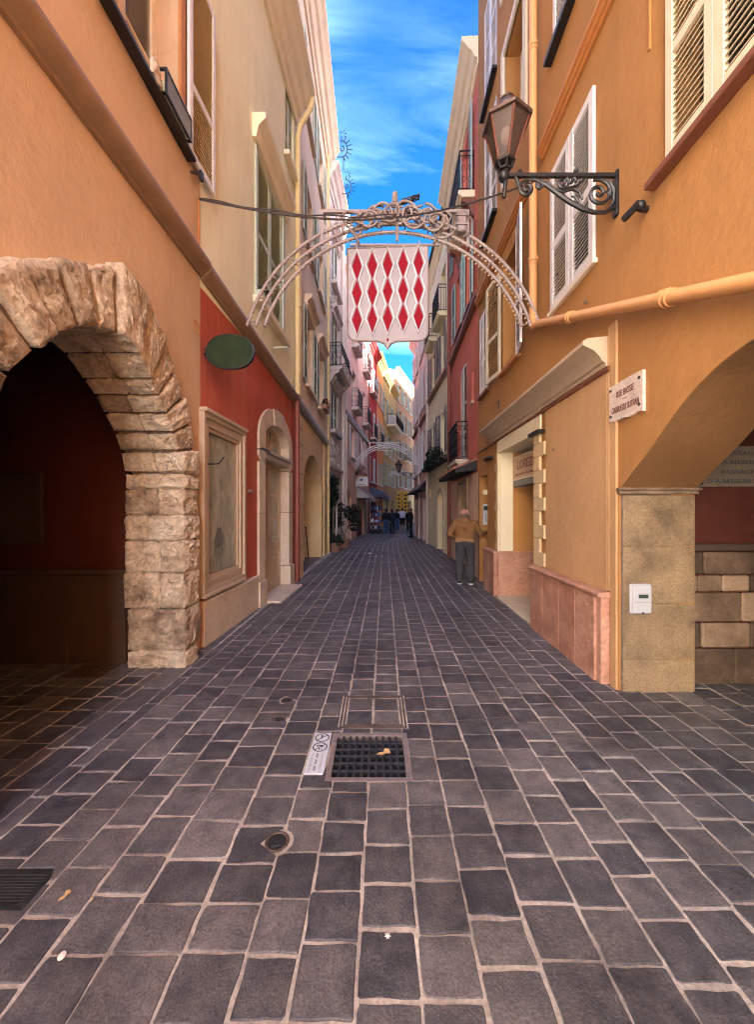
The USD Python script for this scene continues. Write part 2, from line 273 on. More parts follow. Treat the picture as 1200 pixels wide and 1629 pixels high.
class MB:
    def __init__(s, fr=W0): s.fr, s.v, s.f, s.n = fr, [], [], 0
    def raw(s, v, f, flip=False):      # v in frame coordinates (u, n, z)
        v = s.fr.P(v); f = np.asarray(f, int)
        if (s.fr.det < 0) != flip: f = f[:, ::-1]
        s.v.append(v); s.f.append(f + s.n); s.n += len(v); return s
    def box(s, u0, u1, n0, n1, z0, z1, c=0.0):
        u0, u1 = sorted((u0, u1)); n0, n1 = sorted((n0, n1)); z0, z1 = sorted((z0, z1))
        if c <= 0:
            v = [(u0, n0, z0), (u1, n0, z0), (u1, n1, z0), (u0, n1, z0), (u0, n0, z1), (u1, n0, z1), (u1, n1, z1), (u0, n1, z1)]
            return s.raw(v, BOXF)
        t = chamfer_template(); h = V(u1 - u0, n1 - n0, z1 - z0) / 2; c = min(c, h.min() * 0.9)
        v = t['s'] * np.where(t['m'], h, h - c) + V(u0 + u1, n0 + n1, z0 + z1) / 2
        return s.raw(v, t['f'])
    def hexa(s, pts): return s.raw(pts, BOXF)   # 4 bottom + 4 top points, counter-clockwise seen from above
    def poly(s, pts, n0, n1):          # polygon in (u, z), extruded along n
        pg = pts if hasattr(pts, 'exterior') else Polygon(pts)
        pg = pg.buffer(0)
        for g in getattr(pg, 'geoms', [pg]):
            m = trimesh.creation.extrude_polygon(g, n1 - n0, engine='earcut')
            v = np.asarray(m.vertices); s.raw(np.stack([v[:, 0], v[:, 2] + n0, v[:, 1]], 1), m.faces, flip=True)
        return s
    def polyz(s, pts, z0, z1):         # polygon in (u, n), extruded along z
        pg = pts if hasattr(pts, 'exterior') else Polygon(pts)
        for g in getattr(pg, 'geoms', [pg]):
            m = trimesh.creation.extrude_polygon(g, z1 - z0, engine='earcut')
            v = np.asarray(m.vertices); s.raw(np.stack([v[:, 0], v[:, 1], v[:, 2] + z0], 1), m.faces)
        return s
    def mould(s, u0, u1, prof, dz0=0.0, dz1=0.0, cap=True):     # profile of (n, z) run along u
        pr = np.array(prof, float); k = len(pr)
        a = np.stack([np.full(k, u0), pr[:, 0], pr[:, 1] + dz0], 1); b = np.stack([np.full(k, u1), pr[:, 0], pr[:, 1] + dz1], 1)
        area = sum(pr[i][0] * pr[(i + 1) % k][1] - pr[(i + 1) % k][0] * pr[i][1] for i in range(k))
        f = []
        for i in range(k):
            j = (i + 1) % k; f += [[i, j, k + j], [i, k + j, k + i]]
        v = np.vstack([a, b])
        if cap:
            m = trimesh.creation.extrude_polygon(Polygon(pr), 1.0, engine='earcut')
            try:
                vv, ff = trimesh.creation.triangulate_polygon(Polygon(pr), engine='earcut')
                idx = [int(np.argmin(((pr - q) ** 2).sum(1))) for q in vv]
                for t in ff:
                    t = [idx[x] for x in t]; f += [t[::-1], [x + k for x in t]]
            except Exception: pass
        return s.raw(v, f, flip=area < 0)
    def tube(s, pts, r, sides=6, closed=False):     # pts in frame coordinates
        p = s.fr.P(pts); s.n_ = s.n
        v, f = tube(p, r, sides, closed)
        s.v.append(v); s.f.append(f + s.n); s.n += len(v); return s
    def cyl(s, p, q, r, sides=10): return s.tube([p, q], r, sides)
    def sphere(s, c, r, sub=1, sc=(1, 1, 1)):
        m = trimesh.creation.icosphere(sub, 1.0); v = np.asarray(m.vertices) * V(*sc) * r + s.fr.P([c])[0]
        s.v.append(v); s.f.append(np.asarray(m.faces) + s.n); s.n += len(v); return s
    def lathe(s, prof, o, sides=14, axis=2):       # (r, z) profile about a vertical axis at o (frame coordinates)
        o = s.fr.P([o])[0]; pr = np.array(prof, float); k = len(pr); a = np.arange(sides) * 2 * PI / sides
        v = np.stack([np.outer(pr[:, 0], np.cos(a)).ravel(), np.outer(pr[:, 0], np.sin(a)).ravel(), np.repeat(pr[:, 1], sides)], 1) + o
        f = []
        for i in range(k - 1):
            for j in range(sides):
                A, B, C, D = i * sides + j, i * sides + (j + 1) % sides, (i + 1) * sides + (j + 1) % sides, (i + 1) * sides + j
                f += [[A, B, C], [A, C, D]]
        for row, fl in ((0, True), (k - 1, False)):
            if pr[row, 0] > 1e-6:
                for j in range(1, sides - 1):
                    t = [row * sides, row * sides + j, row * sides + j + 1]; f.append(t[::-1] if fl else t)
        s.v.append(v); s.f.append(np.array(f) + s.n); s.n += len(v); return s
    def add(s, v, f): v, f = np.asarray(v, float), np.asarray(f, int); s.v.append(v); s.f.append(f + s.n); s.n += len(v); return s
    def get(s): return np.vstack(s.v), np.vstack(s.f)
def tube(p, r, sides=6, closed=False):
    p = np.asarray(p, float); n = len(p); r = np.broadcast_to(np.asarray(r, float), (n,))
    t = (np.roll(p, -1, 0) - np.roll(p, 1, 0)) if closed else np.gradient(p, axis=0)
    t /= np.linalg.norm(t, axis=1, keepdims=True) + 1e-12
    a = np.cross(t[0], V(0, 0, 1) if abs(t[0][2]) < 0.9 else V(1, 0, 0)); a /= np.linalg.norm(a)
    A = [a]
    for i in range(1, n):
        a = A[-1] - t[i] * (A[-1] @ t[i]); A.append(a / (np.linalg.norm(a) + 1e-12))
    A = np.array(A); B = np.cross(t, A); ang = np.arange(sides) * 2 * PI / sides
    v = p[:, None] + r[:, None, None] * (np.cos(ang)[None, :, None] * A[:, None] + np.sin(ang)[None, :, None] * B[:, None])
    f = []
    for i in range(n if closed else n - 1):
        i2 = (i + 1) % n
        for j in range(sides):
            j2 = (j + 1) % sides; f += [[i * sides + j, i * sides + j2, i2 * sides + j2], [i * sides + j, i2 * sides + j2, i2 * sides + j]]
    if not closed:
        for j in range(1, sides - 1): f += [[0, j + 1, j], [(n - 1) * sides, (n - 1) * sides + j, (n - 1) * sides + j + 1]]
    return v.reshape(-1, 3), np.array(f)
def spiral(c, r0, turns, a0, sgn, n=26, r1=0.006):       # 2-D spiral from radius r0 inwards
    out = []
    for i in range(n):
        t = i / (n - 1); r = r0 * (1 - t) + r1 * t; a = a0 + sgn * turns * 2 * PI * t; out.append((c[0] + r * math.cos(a), c[1] + r * math.sin(a)))
    return out

used = {}
def numbered(parent, name):
    k = used.get((parent, name), 0); used[(parent, name)] = k + 1
    return f'{parent}/{name}' + (f'_{k:03d}' if k else '')
def setdata(prim, **kw):
    for k, v in kw.items():
        if v: prim.SetCustomDataByKey(k, v)
class Thing:
    def __init__(s, name, label, cat, base=(0, 0, 0), group=None, kind=None):
        s.path = numbered('/World', name); s.base = V(*base)
        x = UsdGeom.Xform.Define(stage, s.path); x.AddTranslateOp().Set(Gf.Vec3d(*map(float, base)))
        s.prim = x.GetPrim(); setdata(s.prim, label=label, category=cat, group=group, kind=kind)
    def part(s, name, mb, m, parent=None, smooth=False, label=None, kind=None):
        v, f = mb.get() if isinstance(mb, MB) else (np.asarray(mb[0], float), np.asarray(mb[1], int))
        p = numbered(parent or s.path, name)
        g = usdkit.mesh(stage, p, (v - s.base, f), M[m] if isinstance(m, str) else m, smooth=smooth)
        setdata(g.GetPrim(), label=label, kind=kind)
        return p
def single(name, label, cat, mb, m, base=None, smooth=False, group=None, kind=None):
    """a thing that is one mesh"""
    v, f = mb.get() if isinstance(mb, MB) else mb
    p = numbered('/World', name); base = V(*(base if base is not None else (v[:, 0].mean(), v[:, 1].mean(), v[:, 2].min())))
    g = usdkit.mesh(stage, p, (v - base, f), M[m], smooth=smooth); g.AddTranslateOp().Set(Gf.Vec3d(*map(float, base)))
    setdata(g.GetPrim(), label=label, category=cat, group=group, kind=kind); return p
def structure(name, mb, m, smooth=False):
    v, f = mb.get(); p = numbered('/World', name); g = usdkit.mesh(stage, p, (v, f), M[m], smooth=smooth); setdata(g.GetPrim(), kind='structure'); return p
def text(mb, fr, s, u, z, height, n, direction=1, depth=0.004, width=None, bold=False):
    """lettering on a wall frame: starts at u, base line z, runs along +u or -u"""
    try: m = meshkit.text_mesh(s, height, depth, bold)
    except Exception: return mb
    v = np.asarray(m.vertices).copy(); f = np.asarray(m.faces)
    if width: v[:, 0] *= width / v[:, 0].max()
    w = np.stack([u + direction * v[:, 0], n + v[:, 2], z + v[:, 1]], 1)
    old = mb.fr; mb.fr = fr; mb.raw(w, f, flip=True); mb.fr = old
    return mb

def rough_block(c8, seed, amp=0.03, res=7, inset=0.012, front=None):
    """a rough-faced stone: 8 corners (bottom 4 then top 4), pillowed and displaced"""
    c8 = np.asarray(c8, float); g = np.linspace(0, 1, res); idx, pts, faces = {}, [], []
    def vid(i, j, k):
        if (i, j, k) not in idx: idx[(i, j, k)] = len(pts); pts.append((g[i], g[j], g[k]))
        return idx[(i, j, k)]
    R = res - 1
    for a in range(R):
        for b in range(R):
            for q in ([(a, b, 0), (a, b + 1, 0), (a + 1, b + 1, 0), (a + 1, b, 0)], [(a, b, R), (a + 1, b, R), (a + 1, b + 1, R), (a, b + 1, R)],
                      [(a, 0, b), (a + 1, 0, b), (a + 1, 0, b + 1), (a, 0, b + 1)], [(a, R, b), (a, R, b + 1), (a + 1, R, b + 1), (a + 1, R, b)],
                      [(0, a, b), (0, a, b + 1), (0, a + 1, b + 1), (0, a + 1, b)], [(R, a, b), (R, a + 1, b), (R, a + 1, b + 1), (R, a, b + 1)]):
                i = [vid(*x) for x in q]; faces += [[i[0], i[1], i[2]], [i[0], i[2], i[3]]]
    p = np.array(pts); x, y, z = p.T
    wts = [(1 - x) * (1 - y) * (1 - z), x * (1 - y) * (1 - z), x * y * (1 - z), (1 - x) * y * (1 - z), (1 - x) * (1 - y) * z, x * (1 - y) * z, x * y * z, (1 - x) * y * z]
    w = sum(wts[i][:, None] * c8[i] for i in range(8)); cen = c8.mean(0)
    q = np.abs(2 * p - 1); edge = np.sort(q, 1)[:, 1]            # 1 on edges, <1 inside faces
    d = w - cen; d /= np.linalg.norm(d, axis=1, keepdims=True) + 1e-9
    nrm = np.zeros_like(w)
    ex, ey, ez = c8[1] - c8[0], c8[3] - c8[0], c8[4] - c8[0]
    axes = [np.cross(ey, ez), np.cross(ez, ex), np.cross(ex, ey)]
    for i, a in enumerate(axes):
        a = a / np.linalg.norm(a); sgn = np.sign(2 * p[:, i] - 1); on = np.abs(2 * p[:, i] - 1) > 0.999
        if (a @ (c8[[1, 2, 5, 6] if i == 0 else ([2, 3, 6, 7] if i == 1 else [4, 5, 6, 7])].mean(0) - cen)) < 0: a = -a
        nrm += (on * sgn)[:, None] * a
    nrm /= np.linalg.norm(nrm, axis=1, keepdims=True) + 1e-9
    nz = meshkit.fbm(w * 7.0 + seed * 3.1, 4, seed) - 0.42 + 0.6 * (meshkit.fbm(w * 22.0 + seed, 3, seed + 5) - 0.5)
    rid = 1 - np.abs(2 * meshkit.fbm(w * V(11, 11, 15) + seed * 1.7, 3, seed + 9) - 1); nz = np.floor(nz * 4.5) / 4.5 * 0.55 + nz * 0.45 + .5 * (rid - .75)
    h = amp * nz * 2.0 * np.clip((1 - edge ** 6), 0.12, 1) - inset * edge ** 10
    f = np.array(faces)
    v = w + nrm * h[:, None]
    if np.linalg.det(np.stack([ex, ey, ez])) < 0: f = f[:, ::-1]
    return v, f

# ------------------------------------------------------------------ street plan (metres; the camera stands at x = y = 0)
L0 = Frame((-2.06, -16.0), (-2.06, 0.38), 'L')
L1 = Frame((-2.06, 0.4), (-2.06, 4.45), 'L')
L2 = Frame((-2.06, 4.45), (-1.88, 8.8), 'L')
L3 = Frame((-1.88, 8.8), (-1.92, 14.8), 'L')
L4 = Frame((-1.92, 14.8), (-1.65, 18.2), 'L')
L5 = Frame((-1.65, 18.2), (-0.62, 27.0), 'L')
L6 = Frame((-0.62, 27.0), (-0.02, 30.5), 'L')
L7 = Frame((-0.02, 30.5), (0.52, 34.0), 'L')
L8 = Frame((0.52, 34.0), (2.00, 41.0), 'L')
L9 = Frame((2.00, 41.0), (5.60, 52.0), 'L')
R1 = Frame((1.811, -7.5), (2.32, 8.75), 'R')
R2 = Frame((2.36, 8.75), (2.56, 13.4), 'R')
R3 = Frame((2.58, 13.4), (2.48, 18.5), 'R')
R4 = Frame((2.44, 18.5), (2.42, 25.0), 'R')
R5 = Frame((2.50, 25.0), (4.30, 33.0), 'R')
R6 = Frame((4.35, 33.0), (9.0, 47.0), 'R')

# ------------------------------------------------------------------ ground
g = MB(); g.box(-300, 300, -300, 300, -0.9, -0.6); structure('ground', g, 'ground')
def shift(y): return 0.02 * y + (0.0035 * (y - 14) ** 2 if y > 14 else 0.0)
GR = (-0.30, 0.20, 2.27, 2.74); PLATE = (-0.445, -0.325, 2.32, 2.75); COVER = (-0.28, 0.22, 2.82, 3.30)
GRL = (-1.84, -1.43, 1.535, 1.70); GRP = (-3.05, -2.67, 3.66, 3.95); GRF = (-0.20, 0.42, 14.05, 14.5); COVP = (-3.15, -2.62, 2.95, 3.35)
CAPS = [(-0.484, 1.85, 0.058), (-0.757, 2.93, 0.058), (-0.762, 3.23, 0.05)]
pads = [sbox(a - .012, c - .012, b + .012, d + .012) for a, b, c, d in (GR, PLATE, COVER, GRL, GRP, GRF)] + [Point(x, y).buffer(r + .02, 8) for x, y, r in CAPS]
cuts = unary_union(pads)
pits = unary_union([sbox(a + .01, c + .01, b - .01, d - .01) for a, b, c, d in (GR, GRL, GRP, GRF)])
pav = Thing('pavement', None, None, (0, 0, 0), kind='structure')
mort = MB(); mort.polyz(sbox(-12, -18, 14, 60).difference(pits), -0.06, -0.0045); pav.part('mortar_bed', mort, 'mortar')
pit = MB()
for a, b, c, d in (GR, GRL, GRP, GRF):
    pit.box(a - .02, b + .02, c - .02, d + .02, -0.55, -0.35)
    for q in ((a - .04, a + .0, c, d), (b - .0, b + .04, c, d), (a - .04, b + .04, c - .04, c), (a - .04, b + .04, d, d + .04)): pit.box(q[0], q[1], q[2], q[3], -0.36, -0.062)
pav.part('drain_pit', pit, 'dark')
def paver(poly, top):
    """one stone: worn upper edge and slightly uneven top"""
    o = np.array(poly.exterior.coords)[:-1]
    if Polygon(o).exterior.is_ccw is False: o = o[::-1]
    k = len(o); c = o.mean(0); tilt = V(rnd.uniform(-.012, .012), rnd.uniform(-.012, .012))
    def lift(p, z): return np.column_stack([p, z + (p - c) @ tilt])
    d = c - o; dl = np.linalg.norm(d, axis=1, keepdims=True); inn = o + d / dl * np.minimum(0.006, dl * 0.4)
    inn2 = o + d / dl * np.minimum(0.0018, dl * 0.2)
    v = np.vstack([np.column_stack([o, np.full(k, -0.03)]), lift(o, top - 0.007), lift(inn2, top - 0.003), lift(inn, top), lift(c[None], top + rnd.uniform(-.001, .002))])
    f = []
    for r in range(3):
        for i in range(k):
            j = (i + 1) % k; f += [[r * k + i, r * k + j, (r + 1) * k + j], [r * k + i, (r + 1) * k + j, (r + 1) * k + i]]
    for i in range(k): f.append([3 * k + i, 3 * k + (i + 1) % k, 4 * k])
    return v, np.array(f)
def paver_far(x0, x1, y0, y1, sh):
    g0 = 0.0085
    gx0 = g0 + .004
    v = [(x0 + sh + gx0, y0 + g0, -.03), (x1 + sh - gx0, y0 + g0, -.03), (x1 + sh - gx0, y1 - g0, -.03), (x0 + sh + gx0, y1 - g0, -.03)]
    t = rnd.uniform(-.002, .002); v += [(a + (.004 if i in (0, 3) else -.004), b + (.004 if i in (0, 1) else -.004), t) for i, (a, b, c) in enumerate(v)]
    return np.array(v), BOXF[2:]
colx = [-5.4, -5.14, -4.90, -4.64, -4.40, -4.14, -3.90, -3.66, -3.42, -3.18, -2.95, -2.72, -2.50, -2.30, -2.20, -1.985, -1.88, -1.64, -1.43, -1.22, -1.0, -0.735, -0.50, -0.31, -0.095, 0.125, 0.33, 0.55, 0.78, 0.99, 1.19, 1.41, 1.62, 1.83, 2.04, 2.26, 2.48, 2.70, 2.93, 3.16, 3.40, 3.64, 3.9, 4.15, 4.4, 4.7, 5.0, 5.4]
def wallx(y, side):
    fr = [f for f in ((L1, L2, L3, L4, L5, L6, L7, L8, L9) if side == 'L' else (R1, R2, R3, R4, R5)) if f.o[1] <= y < f.o[1] + f.L * f.u[1] + .01]
    return (fr[0].o + fr[0].u * ((y - fr[0].o[1]) / fr[0].u[1]))[0] if fr else (-6.0 if side == 'L' else 8.0)
near, far = [], MB()
for ci in range(len(colx) - 1):
    x0, x1 = colx[ci], colx[ci + 1]; wd = x1 - x0
    mean = 0.197 if wd > 0.15 else 0.25
    if abs(x0 + 2.20) < 1e-6: mean = 0.46
    y = -3.0 + rnd.uniform(0, .2) if ci != 24 else -2.9
    while y < 54:
        ln = mean * rnd.uniform(0.84, 1.16); y1 = y + ln; ym = (y + y1) / 2
        sh = shift(ym) if -2.1 < x0 < 2.1 else shift(min(ym, 4))
        xm = (x0 + x1) / 2 + sh; lo, hi = wallx(ym, 'L') - .12, wallx(ym, 'R') + .12
        if 1.0 < ym < 4.25: lo, hi = -5.4, 5.4
        if 8.9 < ym < 14.5: lo -= 1.6
        if 5.2 < ym < 6.4: hi += 1.2
        if xm < lo or xm > hi: y = y1; continue
        if ym > 13.0 or ym < 0.95:
            far.add(*paver_far(x0, x1, y, y1, sh))
        else:
            gx, gy = rnd.uniform(.0038, .0062) + .0006 * max(0, ym - 4), rnd.uniform(.0038, .0062) + .0002 * max(0, ym - 4)
            if wd < .15: gx = 0.005
            corners = [(x0 + sh + gx, y + gy), (x1 + sh - gx, y + gy), (x1 + sh - gx, y1 - gy), (x0 + sh + gx, y1 - gy)]
            corners = [(a + rnd.uniform(-.004, .004), b + rnd.uniform(-.0045, .0045)) for a, b in corners]
            pts = []
            detail = 3 if ym < 4.5 else 1
            for i in range(4):
                A, B = np.array(corners[i]), np.array(corners[(i + 1) % 4])
                if detail > 1:
                    e = (B - A) / np.linalg.norm(B - A); nn = V(-e[1], e[0]); rr = rnd.uniform(.002, .011) if rnd.random() < .85 else rnd.uniform(.012, .024)
                    for t in (None, 0.36, 0.68, 1.0):
                        if t is None: pts.append(A + e * rr)
                        elif t == 1.0: pts.append(B - e * rnd.uniform(.002, .010))
                        else: pts.append(A + (B - A) * t + nn * rnd.uniform(-.0035, .0042))
                else: pts.append(A)
            pg = Polygon(pts)
            if pg.intersects(cuts): pg = pg.difference(cuts)
            for q in getattr(pg, 'geoms', [pg]):
                q = q.simplify(.0015)
                if q.is_empty or q.area < 0.0012 or q.geom_type != 'Polygon': continue
                c = q.centroid; d = c.y
                inframe = 1.15 < d and abs(c.x) < d * 1.0 + .1
                near.append((d + abs(c.x) * .25 if inframe else 99, paver(q, rnd.uniform(-.003, .003))))
        y = y1
near.sort(key=lambda t: t[0])
for d, (v, f) in near[:300]: pav.part('paving_stone', (v, f), 'paver', smooth=50)
for d, (v, f) in near[300:]: far.add(v, f)
pav.part('distant_paving_stones', far, 'paver', kind='stuff')

# ------------------------------------------------------------------ building parts
def window(T, fr, u0, u1, z0, z1, n=-0.2, m='whitewarm', rows=2, leaves=2, t=0.055):
    """frame with mullion and transoms, one pane per leaf"""
    mb = MB(fr); d0, d1 = n - .03, n + .03
    mb.box(u0, u0 + t, d0, d1, z0, z1); mb.box(u1 - t, u1, d0, d1, z0, z1); mb.box(u0 + t, u1 - t, d0, d1, z0, z0 + t); mb.box(u0 + t, u1 - t, d0, d1, z1 - t, z1)
    for i in range(1, leaves):
        u = u0 + (u1 - u0) * i / leaves; mb.box(u - t * .7, u + t * .7, d0 + .004, d1 + .006, z0 + t, z1 - t)
    for i in range(1, rows):
        z = z0 + (z1 - z0) * i / rows; mb.box(u0 + t, u1 - t, d0 + .012, d1 - .012, z - .014, z + .014)
    p = T.part('window_frame', mb, m)
    for i in range(leaves):
        a, b = u0 + (u1 - u0) * i / leaves, u0 + (u1 - u0) * (i + 1) / leaves
        q = MB(fr); q.box(a + t * .6, b - t * .6, n - .004, n + .004, z0 + t * .6, z1 - t * .6); T.part('pane', q, 'glass', parent=p)
    return p
def shutter(T, fr, uh, w, z0, z1, nh=0.03, ang=0.0, m='white', ml=None, slats='joined', mids=(0.42,), st=0.07, pitch=0.05, tilt=38, name='shutter'):
    """louvred shutter hinged at u = uh; w is signed width along u; ang degrees swings the free edge out of the wall"""
    a = math.radians(ang); sg = 1 if w > 0 else -1; w = abs(w)
    ex = fr.u * sg * math.cos(a) + fr.n * math.sin(a); ey = np.cross(V(0, 0, 1), ex)
    if ey @ fr.n < 0: ey = -ey
    lf = Local(fr.P([(uh, nh, 0)])[0], ex, ey, (0, 0, 1)); th = 0.034
    mb = MB(lf); c = .004
    mb.box(0, st, 0, th, z0, z1, c); mb.box(w - st, w, 0, th, z0, z1, c)
    cuts_ = [z0] + [z0 + (z1 - z0) * k for k in mids] + [z1]; bays = []
    for i, z in enumerate(cuts_):
        lo, hi = (z, z + st * 1.15) if i == 0 else ((z - st, z) if i == len(cuts_) - 1 else (z - st * .55, z + st * .55))
        mb.box(st, w - st, .002, th - .002, lo, hi, c); bays.append((lo, hi))
    p = T.part(name, mb, m)
    ml = ml or m; joined = MB(lf); tt = math.radians(tilt)
    for i in range(len(bays) - 1):
        z = bays[i][1] + pitch * .5
        while z < bays[i + 1][0] - pitch * .3:
            hw, ht = 0.0155, 0.0032; cy, sy = math.cos(tt), math.sin(tt)
            pr = [(th / 2 + s1 * hw * cy - s2 * ht * sy, z - s1 * hw * sy * 1.0 - s2 * ht * cy) for s1, s2 in ((-1, -1), (1, -1), (1, 1), (-1, 1))]
            if slats == 'single':
                b = MB(lf); b.mould(st - .004, w - st + .004, pr); T.part('slat', b, ml, parent=p)
            elif slats: joined.mould(st - .004, w - st + .004, pr)
            z += pitch
    if slats == 'joined' and joined.n: T.part('slats', joined, ml, parent=p, kind='stuff')
    return p
def sill(T, fr, u0, u1, z, m='whitewarm', proj=0.1, h=0.07, name='sill'):
    mb = MB(fr); mb.box(u0, u1, -.16, proj, z - h, z, .008); return T.part(name, mb, m)
def hood(T, fr, u0, u1, z, m, h=0.3, proj=0.2):
    mb = MB(fr); mb.mould(u0, u1, [(0, z - h), (proj * .3, z - h), (proj * .45, z - h * .55), (proj * .8, z - h * .35), (proj, z - h * .25), (proj, z), (0, z)]); return T.part('window_hood', mb, m)
def pipe(T, fr, u, n, z0, z1, r, m, bands=(), name='downpipe', pts=None):
    mb = MB(fr); mb.tube(pts or [(u, n, z0), (u, n, z1)], r, 10)
    for z in bands: mb.cyl((u, n, z - .03), (u, n, z + .03), r * 1.22, 10); mb.cyl((u, n, z - .075), (u, n, z - .045), r * 1.12, 10)
    return T.part(name, mb, m, smooth=40)
def railing(T, fr, u0, u1, n0, n1, z0, z1, m='black', step=0.1, curls=True, name='railing', bulge=0.0):
    mb = MB(fr); r = .012
    def run(a, b):
        L = math.hypot(b[0] - a[0], b[1] - a[1]); k = max(1, int(L / step))
        for z in (z0 + .06, z1 - .12, z1):
            mb.cyl((a[0], a[1], z), (b[0], b[1], z), r * (1.5 if z == z1 else 1), 5)
        dx, dy = (b[0] - a[0]) / L, (b[1] - a[1]) / L; ox, oy = (0, 1) if abs(dx) > .5 else ((-1 if a[0] < (u0 + u1) / 2 else 1), 0)
        for i in range(k + 1):
            q = (a[0] + dx * L * i / k, a[1] + dy * L * i / k)
            if bulge: mb.tube([(q[0] + ox * bulge * e, q[1] + oy * bulge * e, z0 + (z1 - z0) * t) for t, e in ((.02, .2), (.12, .8), (.25, 1), (.42, .7), (.6, .2), (.75, 0), (1, 0))], r * .7, 4)
            else: mb.cyl((q[0], q[1], z0), (q[0], q[1], z1), r * .7, 4)
            if curls and i < k:
                cx = i + .5
                for zz, rr in ((z0 + (z1 - z0) * .3, step * .42), (z0 + (z1 - z0) * .58, step * .36), (z0 + (z1 - z0) * .8, step * .25)):
                    e = bulge * (.9 if zz < z0 + (z1 - z0) * .4 else .2)
                    mb.tube([(a[0] + dx * (L * cx / k + rr * math.cos(t)) + ox * e, a[1] + dy * (L * cx / k + rr * math.cos(t)) + oy * e, zz + rr * 1.3 * math.sin(t)) for t in np.linspace(0, 2 * PI, 9)], r * .6, 4)
    run((u0, n0), (u0, n1)); run((u0, n1), (u1, n1)); run((u1, n1), (u1, n0))
    return T.part(name, mb, m)
def balcony(T, fr, u0, u1, z, proj, h=0.95, ms='cream_trim', m='black', corbel=True, curls=True, step=.11, bulge=0.0, under=None):
    mb = MB(fr); mb.mould(u0, u1, [(0, z - .16), (proj * .8, z - .16), (proj * .88, z - .11), (proj, z - .09), (proj, z), (0, z)]); T.part('balcony_slab', mb, ms)
    if corbel:
        for u in (u0 + .12, u1 - .12):
            b = MB(fr); b.mould(u - .09, u + .09, [(0, z - .62), (.05, z - .6), (proj * .28, z - .42), (proj * .42, z - .3), (proj * .75, z - .24), (proj * .78, z - .16), (0, z - .16)]); T.part('corbel', b, under or ms)
    railing(T, fr, u0 + .03, u1 - .03, .02, proj - .04, z, z + h, m, step, curls, bulge=bulge)
def rect(u0, u1, z0, z1): return Polygon([(u0, z0), (u1, z0), (u1, z1), (u0, z1)])
def building(name, label, fr, H, m, holes, depth=7.0, thick=0.3, split=None, base=None, z0=-0.05, roof='tile', u0=0.0, u1=None, cat='building'):
    """hollow house: a facade slab with its openings, side and back walls, a low roof. split = (z, lower material)"""
    u1 = fr.L if u1 is None else u1
    T = Thing(name, label, cat, fr.P([((u0 + u1) / 2, -depth / 2, 0)])[0])
    op = unary_union([h if hasattr(h, 'area') else rect(*h) for h in holes]) if holes else Polygon()
    def slab(za, zb, mm, nm):
        mb = MB(fr); mb.poly(rect(u0, u1, za, zb).difference(op), -thick, 0); T.part(nm, mb, mm)
    if split: slab(z0, split[0], split[1], 'lower_wall'); slab(split[0], H, m, 'wall')
    else: slab(z0, H, m, 'wall')
    mb = MB(fr); mb.box(u0, u0 + .25, -depth, -thick, z0, H); mb.box(u1 - .25, u1, -depth, -thick, z0, H); mb.box(u0 + .25, u1 - .25, -depth, -depth + .25, z0, H); T.part('side_walls', mb, m)
    mb = MB(fr); mb.box(u0 - .02, u1 + .02, -depth - .1, .0, H, H + .12); mb.hexa([(u0, -depth, H + .12), (u1, -depth, H + .12), (u1, 0, H + .12), (u0, 0, H + .12), (u0, -depth / 2 - .1, H + .9), (u1, -depth / 2 - .1, H + .9), (u1, -depth / 2, H + .9), (u0, -depth / 2, H + .9)])
    T.part('roof', mb, roof)
    mb = MB(fr)
    z = 3.3
    while z < H - 1: mb.box(u0 + .26, u1 - .26, -depth + .26, -thick - .01, z, z + .1); z += 3.2
    if mb.n: T.part('floors', mb, 'dark')
    return T
def cornice(T, fr, u0, u1, z, m, h=0.45, proj=0.45, name='cornice'):
    mb = MB(fr); mb.mould(u0, u1, [(0, z - h), (proj * .12, z - h), (proj * .16, z - h * .78), (proj * .3, z - h * .74), (proj * .45, z - h * .5), (proj * .62, z - h * .42), (proj * .8, z - h * .24), (proj * .86, z - h * .2), (proj, z - h * .1), (proj, z + .02), (0, z + .02)])
    return T.part(name, mb, m)

# ------------------------------------------------------------------ left 1: orange house over the rough stone arch
Y1 = L1.uy
C_ARCH = (2.92, 1.98)
def arch_r(deg, tab): return float(np.interp(deg, [t[0] for t in tab], [t[1] for t in tab]))
RIN = [(0, .96), (20, .90), (40, .85), (65, .87), (85, .97), (104, .95), (125, .90), (147, .89), (165, .96), (180, 1.0)]
ROUT = [(0, 1.29), (23, 1.31), (44, 1.30), (66, 1.37), (80, 1.47), (91, 1.49), (98, 1.42), (104, 1.33), (114, 1.30), (138, 1.27), (180, 1.34)]
def arc(deg, r): return (C_ARCH[0] + r * math.cos(math.radians(deg)), C_ARCH[1] + r * math.sin(math.radians(deg)))
hole = [(Y1(3.88 + .12), -0.1)] + [(Y1(arc(a, 0)[0]) + 0 * a + (arch_r(a, RIN) + .12) * math.cos(math.radians(a)), arc(a, arch_r(a, RIN) + .12)[1]) for a in range(0, 181, 6)] + [(Y1(1.92 - .12), -0.1)]
win1 = (Y1(2.88), Y1(3.96), 5.44, 7.5)
B = building('orange_house', 'orange stucco house with a rough stone archway at the near left', L1, 14.0, 'orange_l', [Polygon(hole), win1], depth=9, thick=0.5)
